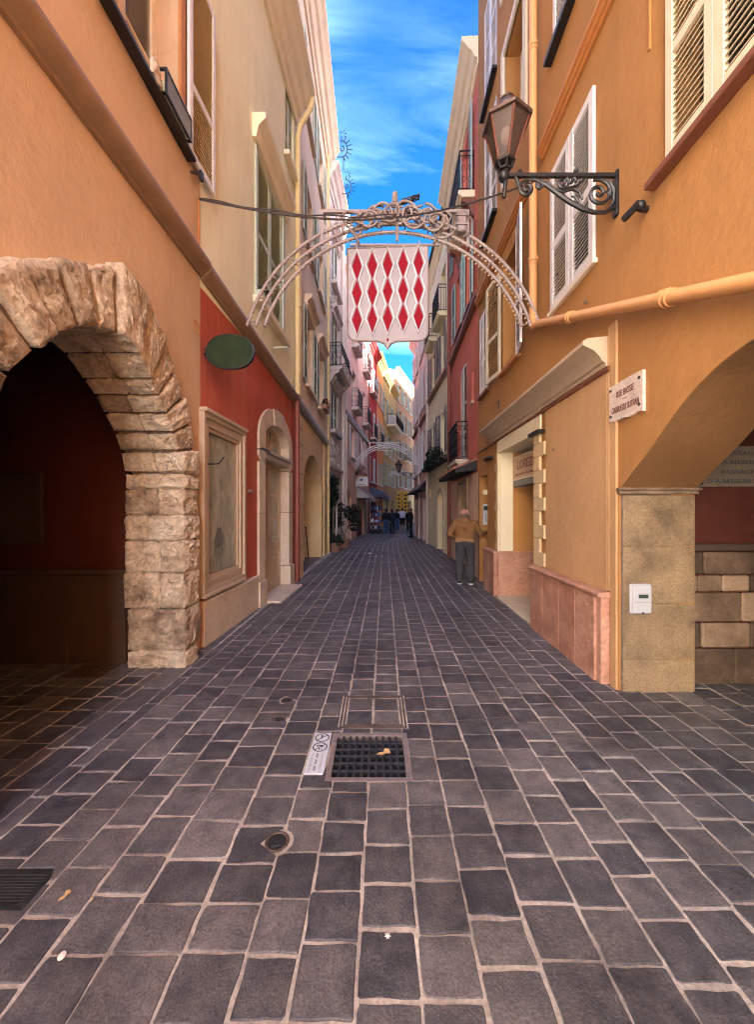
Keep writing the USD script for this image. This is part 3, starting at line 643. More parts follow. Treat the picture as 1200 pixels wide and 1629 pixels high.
# passage behind the arch
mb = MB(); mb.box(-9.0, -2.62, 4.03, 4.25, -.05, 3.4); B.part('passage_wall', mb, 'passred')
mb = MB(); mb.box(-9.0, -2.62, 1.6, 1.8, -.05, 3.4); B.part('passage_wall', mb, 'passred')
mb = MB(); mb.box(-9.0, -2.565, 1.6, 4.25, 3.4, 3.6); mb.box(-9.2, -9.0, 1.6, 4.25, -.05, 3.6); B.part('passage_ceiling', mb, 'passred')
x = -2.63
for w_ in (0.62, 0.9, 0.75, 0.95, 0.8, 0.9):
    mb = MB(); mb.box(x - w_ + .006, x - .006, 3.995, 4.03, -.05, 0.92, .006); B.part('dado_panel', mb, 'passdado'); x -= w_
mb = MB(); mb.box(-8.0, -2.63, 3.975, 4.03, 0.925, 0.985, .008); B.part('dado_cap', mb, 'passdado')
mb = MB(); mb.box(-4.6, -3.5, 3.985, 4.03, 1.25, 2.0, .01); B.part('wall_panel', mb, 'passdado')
# voussoirs and quoins
bounds = [0, 13, 25, 38, 50, 61, 76, 92, 103, 115, 128, 142, 158, 180]
fx, bx = -1.965, -2.57
for i in range(len(bounds) - 1):
    a0, a1 = bounds[i] + .75, bounds[i + 1] - .75
    amid = (a0 + a1) / 2; key = 76 <= amid <= 92; ext = .02 if key else rnd.uniform(-.03, .03)
    ff = fx + (.05 if key else rnd.uniform(-.02, .02))
    p = [arc(a0, arch_r(a0, RIN)), arc(a0, arch_r(a0, ROUT) + ext), arc(a1, arch_r(a1, ROUT) + ext), arc(a1, arch_r(a1, RIN))]
    splitx = fx - rnd.uniform(.26, .36)
    for xa, xb, k in ((splitx + .004, ff, 0), (bx, splitx - .004, 1)):
        q = p if k == 0 else [arc(a0, arch_r(a0, RIN)), arc(a0, arch_r(a0, RIN) + .3), arc(a1, arch_r(a1, RIN) + .3), arc(a1, arch_r(a1, RIN))]
        c8 = [(xa, q[0][0], q[0][1]), (xb, q[0][0], q[0][1]), (xb, q[1][0], q[1][1]), (xa, q[1][0], q[1][1]), (xa, q[3][0], q[3][1]), (xb, q[3][0], q[3][1]), (xb, q[2][0], q[2][1]), (xa, q[2][0], q[2][1])]
        B.part('arch_stone', rough_block(c8, i * 2 + k, .026 if k == 0 else .022, 16 if k == 0 else 8, .012), 'stone', smooth=18)
for side, y0, yo in ((1, 3.88, 4.21), (-1, 1.92, 1.60)):
    zs = [0.0, 0.17, 0.60, 0.965, 1.29, 1.55, 1.82, 1.975]
    zs[0] = -.04
    for i in range(len(zs) - 1):
        z0, z1 = zs[i] + .004, zs[i + 1] - .004
        spl = fx - (rnd.uniform(.22, .30) if i % 2 else rnd.uniform(.32, .42)); yo_ = yo + side * rnd.uniform(-.04, .03)
        y_in = y0 + side * rnd.uniform(-.015, .01)
        if i <= 1: spl = fx - .58
        ff = fx + rnd.uniform(-.015, .02)
        segs = [(spl + .004, ff)] + ([(bx, spl - .004)] if i > 1 else [])
        if i == 2: segs = [(-2.2, ff), (-2.36, -2.208), (bx, -2.368)]
        for k, (xa, xb) in enumerate(segs):
            ya, yb = sorted((y_in, yo_ if k == 0 else y0 + side * .3))
            c8 = [(xa, ya, z0), (xb, ya, z0), (xb, yb, z0), (xa, yb, z0), (xa, ya, z1), (xb, ya, z1), (xb, yb, z1), (xa, yb, z1)]
            B.part('quoin_stone', rough_block(c8, 60 + i * 3 + k + (40 if side < 0 else 0), 0.040, 14 if side > 0 else 4, .014), 'stone', smooth=18)
mb = MB(L1); _o = [arc(a, arch_r(a, ROUT) - .05) for a in range(2, 179, 6)]; _i = [arc(a, arch_r(a, RIN) + .035) for a in range(2, 179, 6)]
mb.poly(Polygon([(Y1(y), z) for y, z in _o + _i[::-1]]).buffer(0), -.48, .055); B.part('arch_mortar', mb, 'stone_joint')
mb = MB(); mb.box(-2.5, -2.07, 4.1, 4.2, 0, 2.0); mb.box(-2.5, -2.07, 1.62, 1.72, 0, 2.0); B.part('joint_backing', mb, 'stone_joint')
# string course shared in line with the neighbour, window, ledge, shutters
def roll(z): return [(0, z - .13), (.035, z - .13), (.04, z - .10), (.075, z - .085), (.115, z - .055), (.135, z - .01), (.13, z + .04), (.105, z + .075), (.07, z + .09), (.065, z + .11), (0, z + .11)]
mb = MB(L1); mb.mould(0, L1.L, roll(4.44)); B.part('string_course', mb, 'brown_trim', smooth=30)
window(B, L1, win1[0], win1[1], win1[2], win1[3], n=-.26, m='whitewarm', rows=3, t=.07)
mb = MB(L1); mb.box(Y1(2.0), Y1(4.15), 0, .10, 5.372, 5.41, .006); B.part('window_ledge', mb, 'black')
mb = MB(L1); mb.box(win1[0] - .02, win1[1], -.22, .06, 5.412, 5.50, .008); B.part('sill', mb, 'limestone')
for a_ in (win1[1], win1[0] - .09): mb = MB(L1); mb.box(a_, a_ + .09, .0, .03, 5.44, 7.6, .004); B.part('window_surround', mb, 'orange_trim')
shutter(B, L1, win1[1] + .12, .58, 5.42, 7.6, .03, 3, 'white', 'creamlouvre', 'single', mids=(.36,), pitch=.048, tilt=40)
shutter(B, L1, win1[0] - .12, -.58, 5.42, 7.6, .03, 3, 'white', 'creamlouvre', 'joined', mids=(.36,))
mb = MB(L1); mb.cyl((Y1(4.18), .02, 5.30), (Y1(4.24), .10, 5.32), .012, 6); mb.box(Y1(4.22), Y1(4.28), .09, .12, 5.27, 5.36); B.part('shutter_hook', mb, 'black')
mb = MB(L1); mb.tube([(Y1(4.36), .02, 5.15), (Y1(4.36), .02, 4.57)], .009, 5); mb.tube([(Y1(4.385), .02, 5.15), (Y1(4.385), .02, 4.57)], .007, 5); B.part('wall_conduit', mb, 'orange_trim')
mb = MB(L1); mb.tube([(Y1(4.28), .015, 3.73), (Y1(4.4), .015, 3.73), (Y1(4.4), .015, 3.62)], .006, 5); mb.tube([(Y1(4.28), .015, 3.73), (Y1(4.28), .015, 3.60)], .006, 5); B.part('wall_hook', mb, 'orange_trim')
# planter box and lamp on the ledge (things of their own)
T = Thing('planter_box', 'small dark metal window box with glass sides on the upper left ledge', 'planter', L1.P([(Y1(3.75), .07, 5.42)])[0])
mb = MB(L1); u0, u1 = Y1(3.5), Y1(3.98)
for u in (u0, u1 - .02):
    for n in (.015, .125): mb.box(u, u + .02, n - .01, n + .01, 5.42, 5.66)
for z in (5.42, 5.64):
    for n in (.015, .125): mb.box(u0 + .02, u1 - .02, n - .01, n + .01, z, z + .02)
    for u in (u0, u1 - .02): mb.box(u, u + .02, .025, .115, z, z + .02)
T.part('metal_frame', mb, 'black'); mb = MB(L1); mb.box(u0 + .02, u1 - .02, .02, .12, 5.441, 5.56, .01); T.part('planting_tray', mb, 'greydark')
mb = MB(L1); mb.box(u0 + .02, u1 - .02, .122, .127, 5.445, 5.638); T.part('glass_side', mb, 'greyshut')
T = Thing('broken_stone', 'rough lump of pale stone lying on the upper left window ledge', 'stone', L1.P([(Y1(3.4), .09, 5.42)])[0])
p8 = [L1.P([q])[0] for q in ((Y1(3.32), .065, 5.412), (Y1(3.47), .065, 5.412), (Y1(3.47), .12, 5.412), (Y1(3.32), .12, 5.412), (Y1(3.36), .067, 5.6), (Y1(3.46), .067, 5.58), (Y1(3.45), .11, 5.57), (Y1(3.37), .11, 5.6))]
T.part('lump', rough_block(p8, 91, .03, 6), 'limestone', smooth=35)
T = Thing('floodlight', 'black round floodlight at the top left window ledge', 'lamp', L1.P([(Y1(2.78), .1, 5.42)])[0])
mb = MB(L1); mb.cyl((Y1(2.78), .08, 5.41), (Y1(2.78), .08, 5.5), .02, 8); T.part('bracket', mb, 'black')
mb = MB(L1); mb.cyl((Y1(2.72), .09, 5.56), (Y1(2.86), .12, 5.52), .07, 12); T.part('lamp_housing', mb, 'black'); mb = MB(L1); mb.cyl((Y1(2.861), .12, 5.52), (Y1(2.868), .122, 5.518), .06, 12); T.part('lens', mb, 'meterglass')

# ------------------------------------------------------------------ left 2: cream house with red ground floor
u_of = L2.uy
wA = (u_of(6.30), u_of(7.75), 5.08, 7.55); wB = (u_of(7.98), u_of(8.62), 9.05, 10.65)
door = (u_of(6.62), u_of(8.12)); dm = sum(door) / 2; dr = (door[1] - door[0]) / 2
darch = Polygon([(door[0], -.1), (door[1], -.1)] + [(dm + dr * math.cos(t), 2.86 + .34 * math.sin(t)) for t in np.linspace(0, PI, 15)])
disp = (u_of(4.62), u_of(5.48), 0.82, 2.55)
B = building('cream_house', 'cream house with brick red ground floor and stone framed door', L2, 10.75, 'cream', [wA, wB, darch.buffer(.12), disp], split=(4.2, 'red_l'))
mb = MB(L2); mb.mould(0, L2.L + .02, roll(4.42), 0, -.30); B.part('string_course', mb, 'brown_trim', smooth=30)
cornice(B, L2, 0, L2.L, 11.2, 'cream_trim', .75, .46)
mb = MB(L2); mb.box(0.02, door[0] - .36, 0, .045, -.05, .48, .004); B.part('plinth', mb, 'limestone')
mb = MB(L2); mb.mould(0.02, door[0] - .34, [(0, .48), (.06, .48), (.06, .52), (.045, .535), (0, .54)]); B.part('plinth_cap', mb, 'limestone')
# whitewashed display window
a, b, c, d = disp
mb = MB(L2)
for k, (o, n1) in enumerate(((0.0, .02), (.05, .045), (.10, .03), (.15, .065))):
    x0, x1, z0, z1 = a - o, b + o, c - o, d + o; i0 = 0.05
    ring = rect(x0 - i0, x1 + i0, z0 - i0, z1 + i0).difference(rect(x0, x1, z0, z1)); mb.poly(ring, -.02, n1)
fp = B.part('display_frame', mb, 'framepaint')
mb = MB(L2); mb.box(a - .21, b + .21, 0, .10, d + .20, d + .25, .01); B.part('top_moulding', mb, 'framepaint', parent=fp); mb = MB(L2); mb.box(a - .19, b + .19, 0, .08, c - .25, c - .20, .01); B.part('bottom_moulding', mb, 'framepaint', parent=fp)
mb = MB(L2); mb.box(a - .04, b + .04, -.035, -.022, c - .04, d + .04); B.part('whitewashed_pane', mb, 'display', parent=fp)
mb = MB(L2); _q = random.Random(12); _bl = Polygon([(a + (b - a) * .42 + _q.uniform(.085, .15) * math.cos(t), 1.24 + _q.uniform(.10, .17) * math.sin(t)) for t in np.linspace(0, 2 * PI, 22, endpoint=False)])
for _x, _z, _w in ((.24, .98, .02), (.29, .84, .014), (.35, .93, .024), (.41, .80, .012), (.45, 1.0, .018)): _bl = _bl.union(Polygon([(a + _x - _w, 1.22), (a + _x - _w * .4, _z), (a + _x + _w * .5, _z + .03), (a + _x + _w, 1.22)]))
mb.poly(_bl, -.0215, -.0205); B.part('dark_stain', mb, 'stainmat', parent=fp)
# door surround, arch stones, door leaves, fanlight
def surround_ring(o): return Polygon([(door[0] - o, -.05), (door[1] + o, -.05)] + [(dm + (dr + o) * math.cos(t), 2.86 + (.34 + o) * math.sin(t)) for t in np.linspace(0, PI, 21)])
sur = surround_ring(.30).difference(surround_ring(0))
for i, (z0, z1) in enumerate(((-.05, .42), (.43, 1.55), (1.56, 2.42))):
    for sgn in (0, 1):
        mb = MB(L2); x0, x1 = (door[0] - .30, door[0]) if sgn == 0 else (door[1], door[1] + .30)
        if i == 0: x0, x1 = (x0 - .05, x1) if sgn == 0 else (x0, x1 + .05)
        mb.box(x0, x1, -.28, .07 if i == 0 else .04, z0, z1, .005); B.part('jamb_stone', mb, 'limestone')
cut_ang = np.linspace(0, PI, 8)
for i in range(7):
    a0, a1 = cut_ang[i] + .006, cut_ang[i + 1] - .006
    wedge = Polygon([(dm, 2.0), (dm + 3 * math.cos(a0), 2.0 + 3 * math.sin(a0)), (dm + 3 * math.cos((a0 + a1) / 2), 2.0 + 3 * math.sin((a0 + a1) / 2)), (dm + 3 * math.cos(a1), 2.0 + 3 * math.sin(a1))])
    st = sur.intersection(wedge).intersection(rect(-9, 20, 2.43, 9))
    if st.area > .005:
        mb = MB(L2); mb.poly(st, -.28, .06 if i == 3 else .04); B.part('arch_stone', mb, 'limestone')
mb = MB(L2); mb.box(door[0] - .02, door[1] + .02, -.24, .05, 2.50, 2.60, .01); mb.box(door[0] - .001, door[1] + .001, -.24, .09, 2.60, 2.66, .01); B.part('door_lintel', mb, 'framepaint')
for k in range(2):
    x0, x1 = (door[0], dm - .004) if k == 0 else (dm + .004, door[1])
    mb = MB(L2); n0, n1 = -.20, -.15
    mb.box(x0, x0 + .09, n0, n1, .04, 2.5); mb.box(x1 - .09, x1, n0, n1, .04, 2.5); mb.box(x0 + .09, x1 - .09, n0, n1, .04, .22); mb.box(x0 + .09, x1 - .09, n0, n1, .78, .95); mb.box(x0 + .09, x1 - .09, n0, n1, 2.38, 2.5); mb.box(x0 + .09, x1 - .09, n0 + .015, n1 - .015, .22, .78)
    for z in (1.42, 1.9): mb.box(x0 + .09, x1 - .09, n0 + .01, n1 - .01, z - .02, z + .02)
    p = B.part('door_leaf', mb, 'doorpaint')
    mb = MB(L2); mb.box(x0 + .088, x1 - .088, n0 + .02, n0 + .026, .95, 2.38); B.part('door_pane', mb, 'paledisplay', parent=p)
    mb = MB(L2); mb.box(x0 + .15, x1 - .15, n1 - .02, n1 - .004, .30, .70, .008); B.part('raised_panel', mb, 'doorpaint', parent=p)
    if k == 0: mb = MB(L2); mb.cyl((x1 - .045, n1, 1.05), (x1 - .045, n1 + .06, 1.05), .012, 8); mb.cyl((x1 - .045, n1 + .06, 1.0), (x1 - .045, n1 + .06, 1.12), .012, 8); B.part('door_handle', mb, 'steel', parent=p)
fan = Polygon([(door[0], 2.66), (door[1], 2.66)] + [(dm + dr * math.cos(t), 2.86 + .34 * math.sin(t)) for t in np.linspace(0, PI, 15)])
mb = MB(L2); mb.poly(fan.difference(fan.buffer(-.06)), -.2, -.15)
for ang in (35, 65, 90, 115, 145): mb.tube([(dm, -.17, 2.70), (dm + (dr - .05) * math.cos(math.radians(ang)), -.17, 2.70 + .47 * math.sin(math.radians(ang)))], .014, 4)
p = B.part('fanlight', mb, 'framepaint'); mb = MB(L2); mb.poly(fan.buffer(-.05), -.185, -.178); B.part('fanlight_pane', mb, 'paledisplay', parent=p)
mb = MB(L2); mb.box(door[0] - .02, door[1] + .02, -.3, .32, -.05, .035, .008); B.part('door_step', mb, 'limestone')
mb = MB(L2); mb.box(door[0] - .42, door[0] - .05, .12, .14, 2.58, 2.62); mb.cyl((door[0] - .4, .04, 2.6), (door[0] - .4, .13, 2.6), .012, 6); B.part('sign_bracket', mb, 'black')
mb = MB(L2); mb.cyl((u_of(5.95), .0, 1.9), (u_of(5.95), .06, 1.9), .03, 8); B.part('bell_push', mb, 'steel')
# upper windows
shutter(B, L2, wA[0] + .01, (wA[1] - wA[0]) / 2 - .015, wA[2], wA[3], -.05, 0, 'greenpaint', 'greydark', mids=(.48,))
shutter(B, L2, wA[1] - .01, -(wA[1] - wA[0]) / 2 + .015, wA[2], wA[3], -.05, 0, 'greenpaint', 'greydark', mids=(.48,))
for w in (wA, wB): mb = MB(L2); mb.box(w[0] + .01, w[1] - .01, -.10, -.062, w[2] + .01, w[3] - .01); B.part('inner_blind', mb, 'greydark')  # green panel added behind the louvres so their gaps do not show dark
for a_ in (wA[0] - .1, wA[1]): mb = MB(L2); mb.box(a_, a_ + .1, -.02, .03, wA[2], wA[3] + .1); B.part('window_surround', mb, 'greenpaint')
hood(B, L2, wA[0] - .2, wA[1] + .2, 7.95, 'cream_trim', .38, .22)
sill(B, L2, wA[0] - .16, wA[1] + .16, wA[2], 'cream_trim', .14, .12)
shutter(B, L2, wB[0] + .01, (wB[1] - wB[0]) / 2 - .012, wB[2], wB[3], -.06, 0, 'greenpaint', 'greydark', mids=(.3, .62))
shutter(B, L2, wB[1] - .01, -(wB[1] - wB[0]) / 2 + .012, wB[2], wB[3], -.06, 0, 'greenpaint', 'greydark', mids=(.3, .62))
sill(B, L2, wB[0] - .1, wB[1] + .1, wB[2], 'cream_trim', .12, .1)
pipe(B, L2, u_of(8.62), .1, 4.2, 10.4, .062, 'creampipe', (4.4, 6.2, 8.3), pts=[(u_of(8.62), .1, 4.2), (u_of(8.62), .1, 10.0), (u_of(8.62), .16, 10.25), (u_of(8.7), .38, 10.75), (u_of(8.72), .42, 10.95)])
pipe(B, L2, u_of(8.60), .09, .0, 4.05, .06, 'redpipe', (1.7, 3.95), name='downpipe')
pipe(B, L2, u_of(8.82), .09, 4.2, 7.2, .05, 'creampipe', (5.2, 6.3), pts=[(u_of(8.82), .09, 4.2), (u_of(8.82), .09, 7.0), (u_of(8.7), .1, 7.3)])
mb = MB(L2); mb.cyl((u_of(7.1), .02, 4.62), (u_of(7.1), .30, 4.62), .02, 8); B.part('spout', mb, 'greenpaint')
# oval board hung out from the wall
T = Thing('hanging_sign', 'blank dark green oval board hung above the display window', 'sign', (-2.03, 4.52, 3.48))
mb = MB(); ov = Polygon([(-1.735 + .285 * abs(math.cos(t)) ** .8 * np.sign(math.cos(t)), 3.47 + .205 * math.sin(t)) for t in np.linspace(0, 2 * PI, 48, endpoint=False)])
FS = Local((0, 4.52, 0), (1, 0, 0), (0, -1, 0), (0, 0, 1))
mb = MB(FS); mb.poly(ov.difference(ov.buffer(-.014)), -.025, .025); T.part('rim', mb, 'black'); mb = MB(FS); mb.poly(ov.buffer(-.012), -.018, .018); T.part('board', mb, 'signgreen')
mb = MB(FS); mb.box(-2.05, -2.0, -.01, .01, 3.43, 3.45); mb.box(-2.05, -2.0, -.01, .01, 3.50, 3.52); T.part('bracket', mb, 'black')
T = Thing('wall_hook', 'small bent black iron hook beside the left display window', 'hook', L2.P([(.12, 0, 2.15)])[0])
mb = MB(L2); mb.tube([(.10, 0, 2.15), (.10, .09, 2.15), (.22, .12, 2.17), (.36, .12, 2.27)], .009, 5); mb.box(.06, .14, 0, .012, 2.12, 2.18); T.part('hook', mb, 'black')
T = Thing('window_plant', 'small trailing plant in a trough on the cream house sill', 'plant', L2.P([(wA[0] - .05, .12, wA[2])])[0])
mb = MB(L2); mb.box(wA[0] - .12, wA[0] + .35, .02, .13, wA[2] + .001, wA[2] + .1, .01); T.part('trough', mb, 'greenpaint')
def leaves(mb, c, rad, n, size, seed, up=0.0, drop=0.0):
    r = random.Random(seed)
    for _ in range(n):
        while True:
            q = V(r.uniform(-1, 1), r.uniform(-1, 1), r.uniform(-1, 1))
            if q @ q < 1: break
        p = V(*c) + q * V(*rad); p[2] -= drop * (q[0] ** 2 + q[1] ** 2)
        d = V(r.gauss(0, 1), r.gauss(0, 1), r.gauss(up, .8)); d /= np.linalg.norm(d); s_ = np.cross(d, V(r.gauss(0, 1), r.gauss(0, 1), r.gauss(0, 1))); s_ /= np.linalg.norm(s_)
        L = size * r.uniform(.6, 1.3); w = L * .32; nrm = np.cross(d, s_) * L * .12
        v = [p - d * L / 2, p + s_ * w - nrm * .3, p + d * L / 2, p - s_ * w - nrm * .3, p + nrm]
        mb.add(v, [[0, 1, 4], [1, 2, 4], [2, 3, 4], [3, 0, 4]])
    return mb
mb = MB(); leaves(mb, L2.P([(wA[0] + .1, .09, wA[2] + .13)])[0], (.09, .22, .08), 70, .06, 3); T.part('foliage', mb, 'leaf')

# ------------------------------------------------------------------ left 3: ochre house with blind arch
y3 = L3.uy
ar0, ar1 = y3(9.72), y3(13.15); am = (ar0 + ar1) / 2; aR = (ar1 - ar0) / 2
ZS3 = 2.05
arch3 = Polygon([(ar0, -.1), (ar1, -.1)] + [(am + aR * math.cos(t), ZS3 + 1.18 * math.sin(t)) for t in np.linspace(0, PI, 21)])
cols3 = [(10.15, 11.2), (12.35, 13.55)]; lev3 = [(4.95, 6.9), (8.7, 10.45), (12.1, 13.9)]
holes3 = [arch3] + [(y3(a), y3(b), c, d) for a, b in cols3 for c, d in lev3]
B = building('ochre_house', 'tall ochre and peach house with a deep blind arch and rusticated pier', L3, 15.1, 'peach', holes3, split=(4.05, 'ochre'))
mb = MB(L3); mb.box(ar0 - .1, ar1 + .1, -2.3, -2.1, -.05, 3.4); mb.box(ar1 + .002, ar1 + .2, -2.1, -.3, -.05, 3.4); mb.box(ar0 - .2, ar0 - .002, -2.1, -.3, -.05, 3.4); B.part('recess_wall', mb, 'ochre')
mb = MB(L3); mb.poly(rect(ar0 - .2, ar1 + .2, ZS3, 3.6).difference(arch3), -2.1, -.301); B.part('recess_vault', mb, 'ochre')
mb = MB(L3); mb.mould(.0, L3.L, [(0, 4.0), (.04, 4.0), (.1, 4.06), (.13, 4.1), (.13, 4.16), (0, 4.2)]); B.part('string_course', mb, 'brown_trim')
cornice(B, L3, 0, L3.L, 15.55, 'peach', .9, .48)
for side in (0, 1):
    x0, x1 = (0.06, ar0 - .22) if side == 0 else (ar1 + .35, L3.L - .3)
    z = -.04
    for i in range(11):
        h = .36; mb = MB(L3); mb.box(x0, x1 + (.12 if i % 2 else 0) * (1 if side == 0 else 0), 0, .06, z + .008, z + h - .008, .012); B.part('rustic_block', mb, 'ochre'); z += h
for a, b in cols3:
    for k, (z0, z1) in enumerate(lev3):
        u0, u1 = y3(a), y3(b)
        window(B, L3, u0, u1, z0, z1, n=-.2, m='white', rows=3)
        sill(B, L3, u0 - .12, u1 + .12, z0, 'framepaint' if k else 'peach', .11, .09)
        if k == 0: hood(B, L3, u0 - .2, u1 + .2, z1 + .34, 'peach', .3, .2)
        shutter(B, L3, u1 + .03, .5, z0, z1, .015, 1, 'greenpaint', 'greydark', mids=(.45,)); shutter(B, L3, u0 - .03, -.5, z0, z1, .015, 1, 'greenpaint', 'greydark', mids=(.45,))
pipe(B, L3, y3(14.3), .1, .0, 14.9, .05, 'creampipe', (4.0, 8.0, 11.5))
T = Thing('window_flowers', 'red flowers in a box below the ochre house shutters', 'flowers', L3.P([(y3(13.7), .15, 4.9)])[0])
mb = MB(L3); mb.box(y3(12.6), y3(13.4), .03, .24, 4.96, 5.12, .01); T.part('flower_box', mb, 'terracotta')
mb = MB(); leaves(mb, L3.P([(y3(13.0), .16, 5.25)])[0], (.14, .4, .16), 90, .09, 5, drop=.1); T.part('foliage', mb, 'leaf2')
mb = MB(); leaves(mb, L3.P([(y3(13.0), .20, 5.28)])[0], (.13, .36, .16), 40, .07, 6); T.part('blossoms', mb, 'flower')
single('iron_pole', 'thin black iron bar leaning in the ochre blind arch', 'bar', MB(L3).tube([(y3(12.6), -.35, 0), (y3(12.9), -.5, 1.0)], .018, 6).sphere((y3(12.9), -.5, 1.02), .035), 'black')

# ------------------------------------------------------------------ left 4: narrow pink-white house with carved ornament
y4 = L4.uy
h4 = [(y4(15.6), y4(17.0), 4.9, 6.6), (y4(15.7), y4(17.1), 7.36, 9.6), (y4(15.7), y4(17.1), 11.0, 13.0), (y4(15.1), y4(16.9), -.1, 3.0)]
B = building('pink_white_house', 'narrow pinkish white house with carved relief and a bulging iron balcony', L4, 14.6, 'pinkwhite', h4)
for k, (u0, u1, z0, z1) in enumerate(h4[:3]):
    window(B, L4, u0, u1, z0, z1, m='white', rows=3); shutter(B, L4, u1 - .02, -.62, z0, z1, -.08, 0, 'greenpaint', 'greyshut'); shutter(B, L4, u0 + .02, .62, z0, z1, -.08, 0, 'greenpaint', 'greyshut')
    if k != 1: sill(B, L4, u0 - .15, u1 + .15, z0, 'pinkwhite', .2, .14)
    hood(B, L4, u0 - .15, u1 + .15, z1 + .42, 'pinkwhite', .34, .22)
balcony(B, L4, y4(15.2), y4(17.5), 7.34, .50, .95, 'pinkwhite', 'black', True, True, .12, bulge=.16)
cornice(B, L4, 0, L4.L, 15.1, 'pinkwhite', .8, .45)
r4 = random.Random(4)
for (zc, hh) in ((3.9, .55), (10.3, .45), (13.5, .4)):
    mb = MB(L4)
    for q in range(16):
        c = (y4(15.4) + r4.uniform(0, 1.9), .02, zc + r4.uniform(-hh, hh)); sp = spiral((c[0], c[2]), r4.uniform(.1, .22), 1.1, r4.uniform(0, 6), r4.choice((-1, 1)), 14, .02)
        mb.tube([(p[0], .03, p[1]) for p in sp], .035, 5)
    B.part('carved_relief', mb, 'pinkwhite', smooth=50)
mb = MB(L4); mb.box(h4[3][0], h4[3][1], -.28, -.2, 0, 3.0); B.part('shop_door', mb, 'browndoor')
mb = MB(L4); mb.mould(0, L4.L, [(0, 3.25), (.1, 3.28), (.14, 3.36), (.14, 3.42), (0, 3.44)]); B.part('string_course', mb, 'pinkwhite')
pipe(B, L4, y4(17.85), .11, 0, 14.5, .085, 'pinkpipe', (3.2, 6.3, 9.5))

# ------------------------------------------------------------------ left 5: long pink house
y5 = L5.uy
w5 = [(y5(20.2), y5(21.5), 4.45, 6.05), (y5(23.7), y5(24.9), 4.45, 6.05), (y5(20.9), y5(22.0), 7.22, 9.3), (y5(24.6), y5(25.7), 7.22, 9.3), (y5(20.9), y5(22.0), 10.6, 12.5), (y5(24.6), y5(25.7), 10.6, 12.5)]
a0, a1 = y5(18.75), y5(20.6); am5, ar5 = (a0 + a1) / 2, (a1 - a0) / 2
d5 = Polygon([(a0, -.1), (a1, -.1)] + [(am5 + ar5 * math.cos(t), 2.0 + .65 * math.sin(t)) for t in np.linspace(0, PI, 13)])
shop5 = (y5(22.2), y5(25.6), -.1, 2.45)
B = building('pink_house', 'long dusty pink house with small iron balconies and brown string course', L5, 13.3, 'pink', w5 + [d5, shop5], split=(4.05, 'pinkdeep'))
mb = MB(L5); mb.mould(0, L5.L, [(0, 6.2), (.08, 6.22), (.16, 6.34), (.16, 6.44), (0, 6.46)]); B.part('string_course', mb, 'brown_trim')
mb = MB(L5); mb.mould(0, L5.L, [(0, 4.0), (.05, 4.0), (.07, 4.1), (0, 4.14)]); B.part('string_course', mb, 'pink')
cornice(B, L5, 0, L5.L, 13.7, 'pink', .5, .5)
for k, (u0, u1, z0, z1) in enumerate(w5):
    window(B, L5, u0, u1, z0, z1, m='white', rows=3)
    if k < 2: sill(B, L5, u0 - .1, u1 + .1, z0, 'pinkwhite'); shutter(B, L5, u1 + .02, .5, z0, z1, .03, 5, 'white', 'greyshut'); shutter(B, L5, u0 - .02, -.5, z0, z1, .03, 5, 'white', 'greyshut')
    else: balcony(B, L5, u0 - .25, u1 + .25, z0 - .01, .38, 1.0, 'pinkwhite', 'black', False, True, .13)
mb = MB(L5); mb.box(a0 - .02, a1 + .02, -.9, -.8, -.05, 2.8); B.part('arched_door', mb, 'pinkdeep')
mb = MB(L5); mb.box(shop5[0], shop5[0] + 1.3, -.28, -.2, 0, 2.4); B.part('shop_front', mb, 'browndoor'); mb = MB(L5); mb.box(shop5[0] + 1.5, shop5[1] - .2, -.26, -.2, 0, 1.4); B.part('shop_panel', mb, 'reddoor')
mb = MB(L5); mb.box(shop5[1] - .2, shop5[1], -.05, .06, 0, 2.45); B.part('shop_pilaster', mb, 'greyshut')
pipe(B, L5, y5(18.6), .1, 0, 13, .06, 'pinkpipe', (3.0, 7.0)); pipe(B, L5, y5(26.6), .12, 2.6, 13, .06, 'redpipe', (4.0, 8.0))
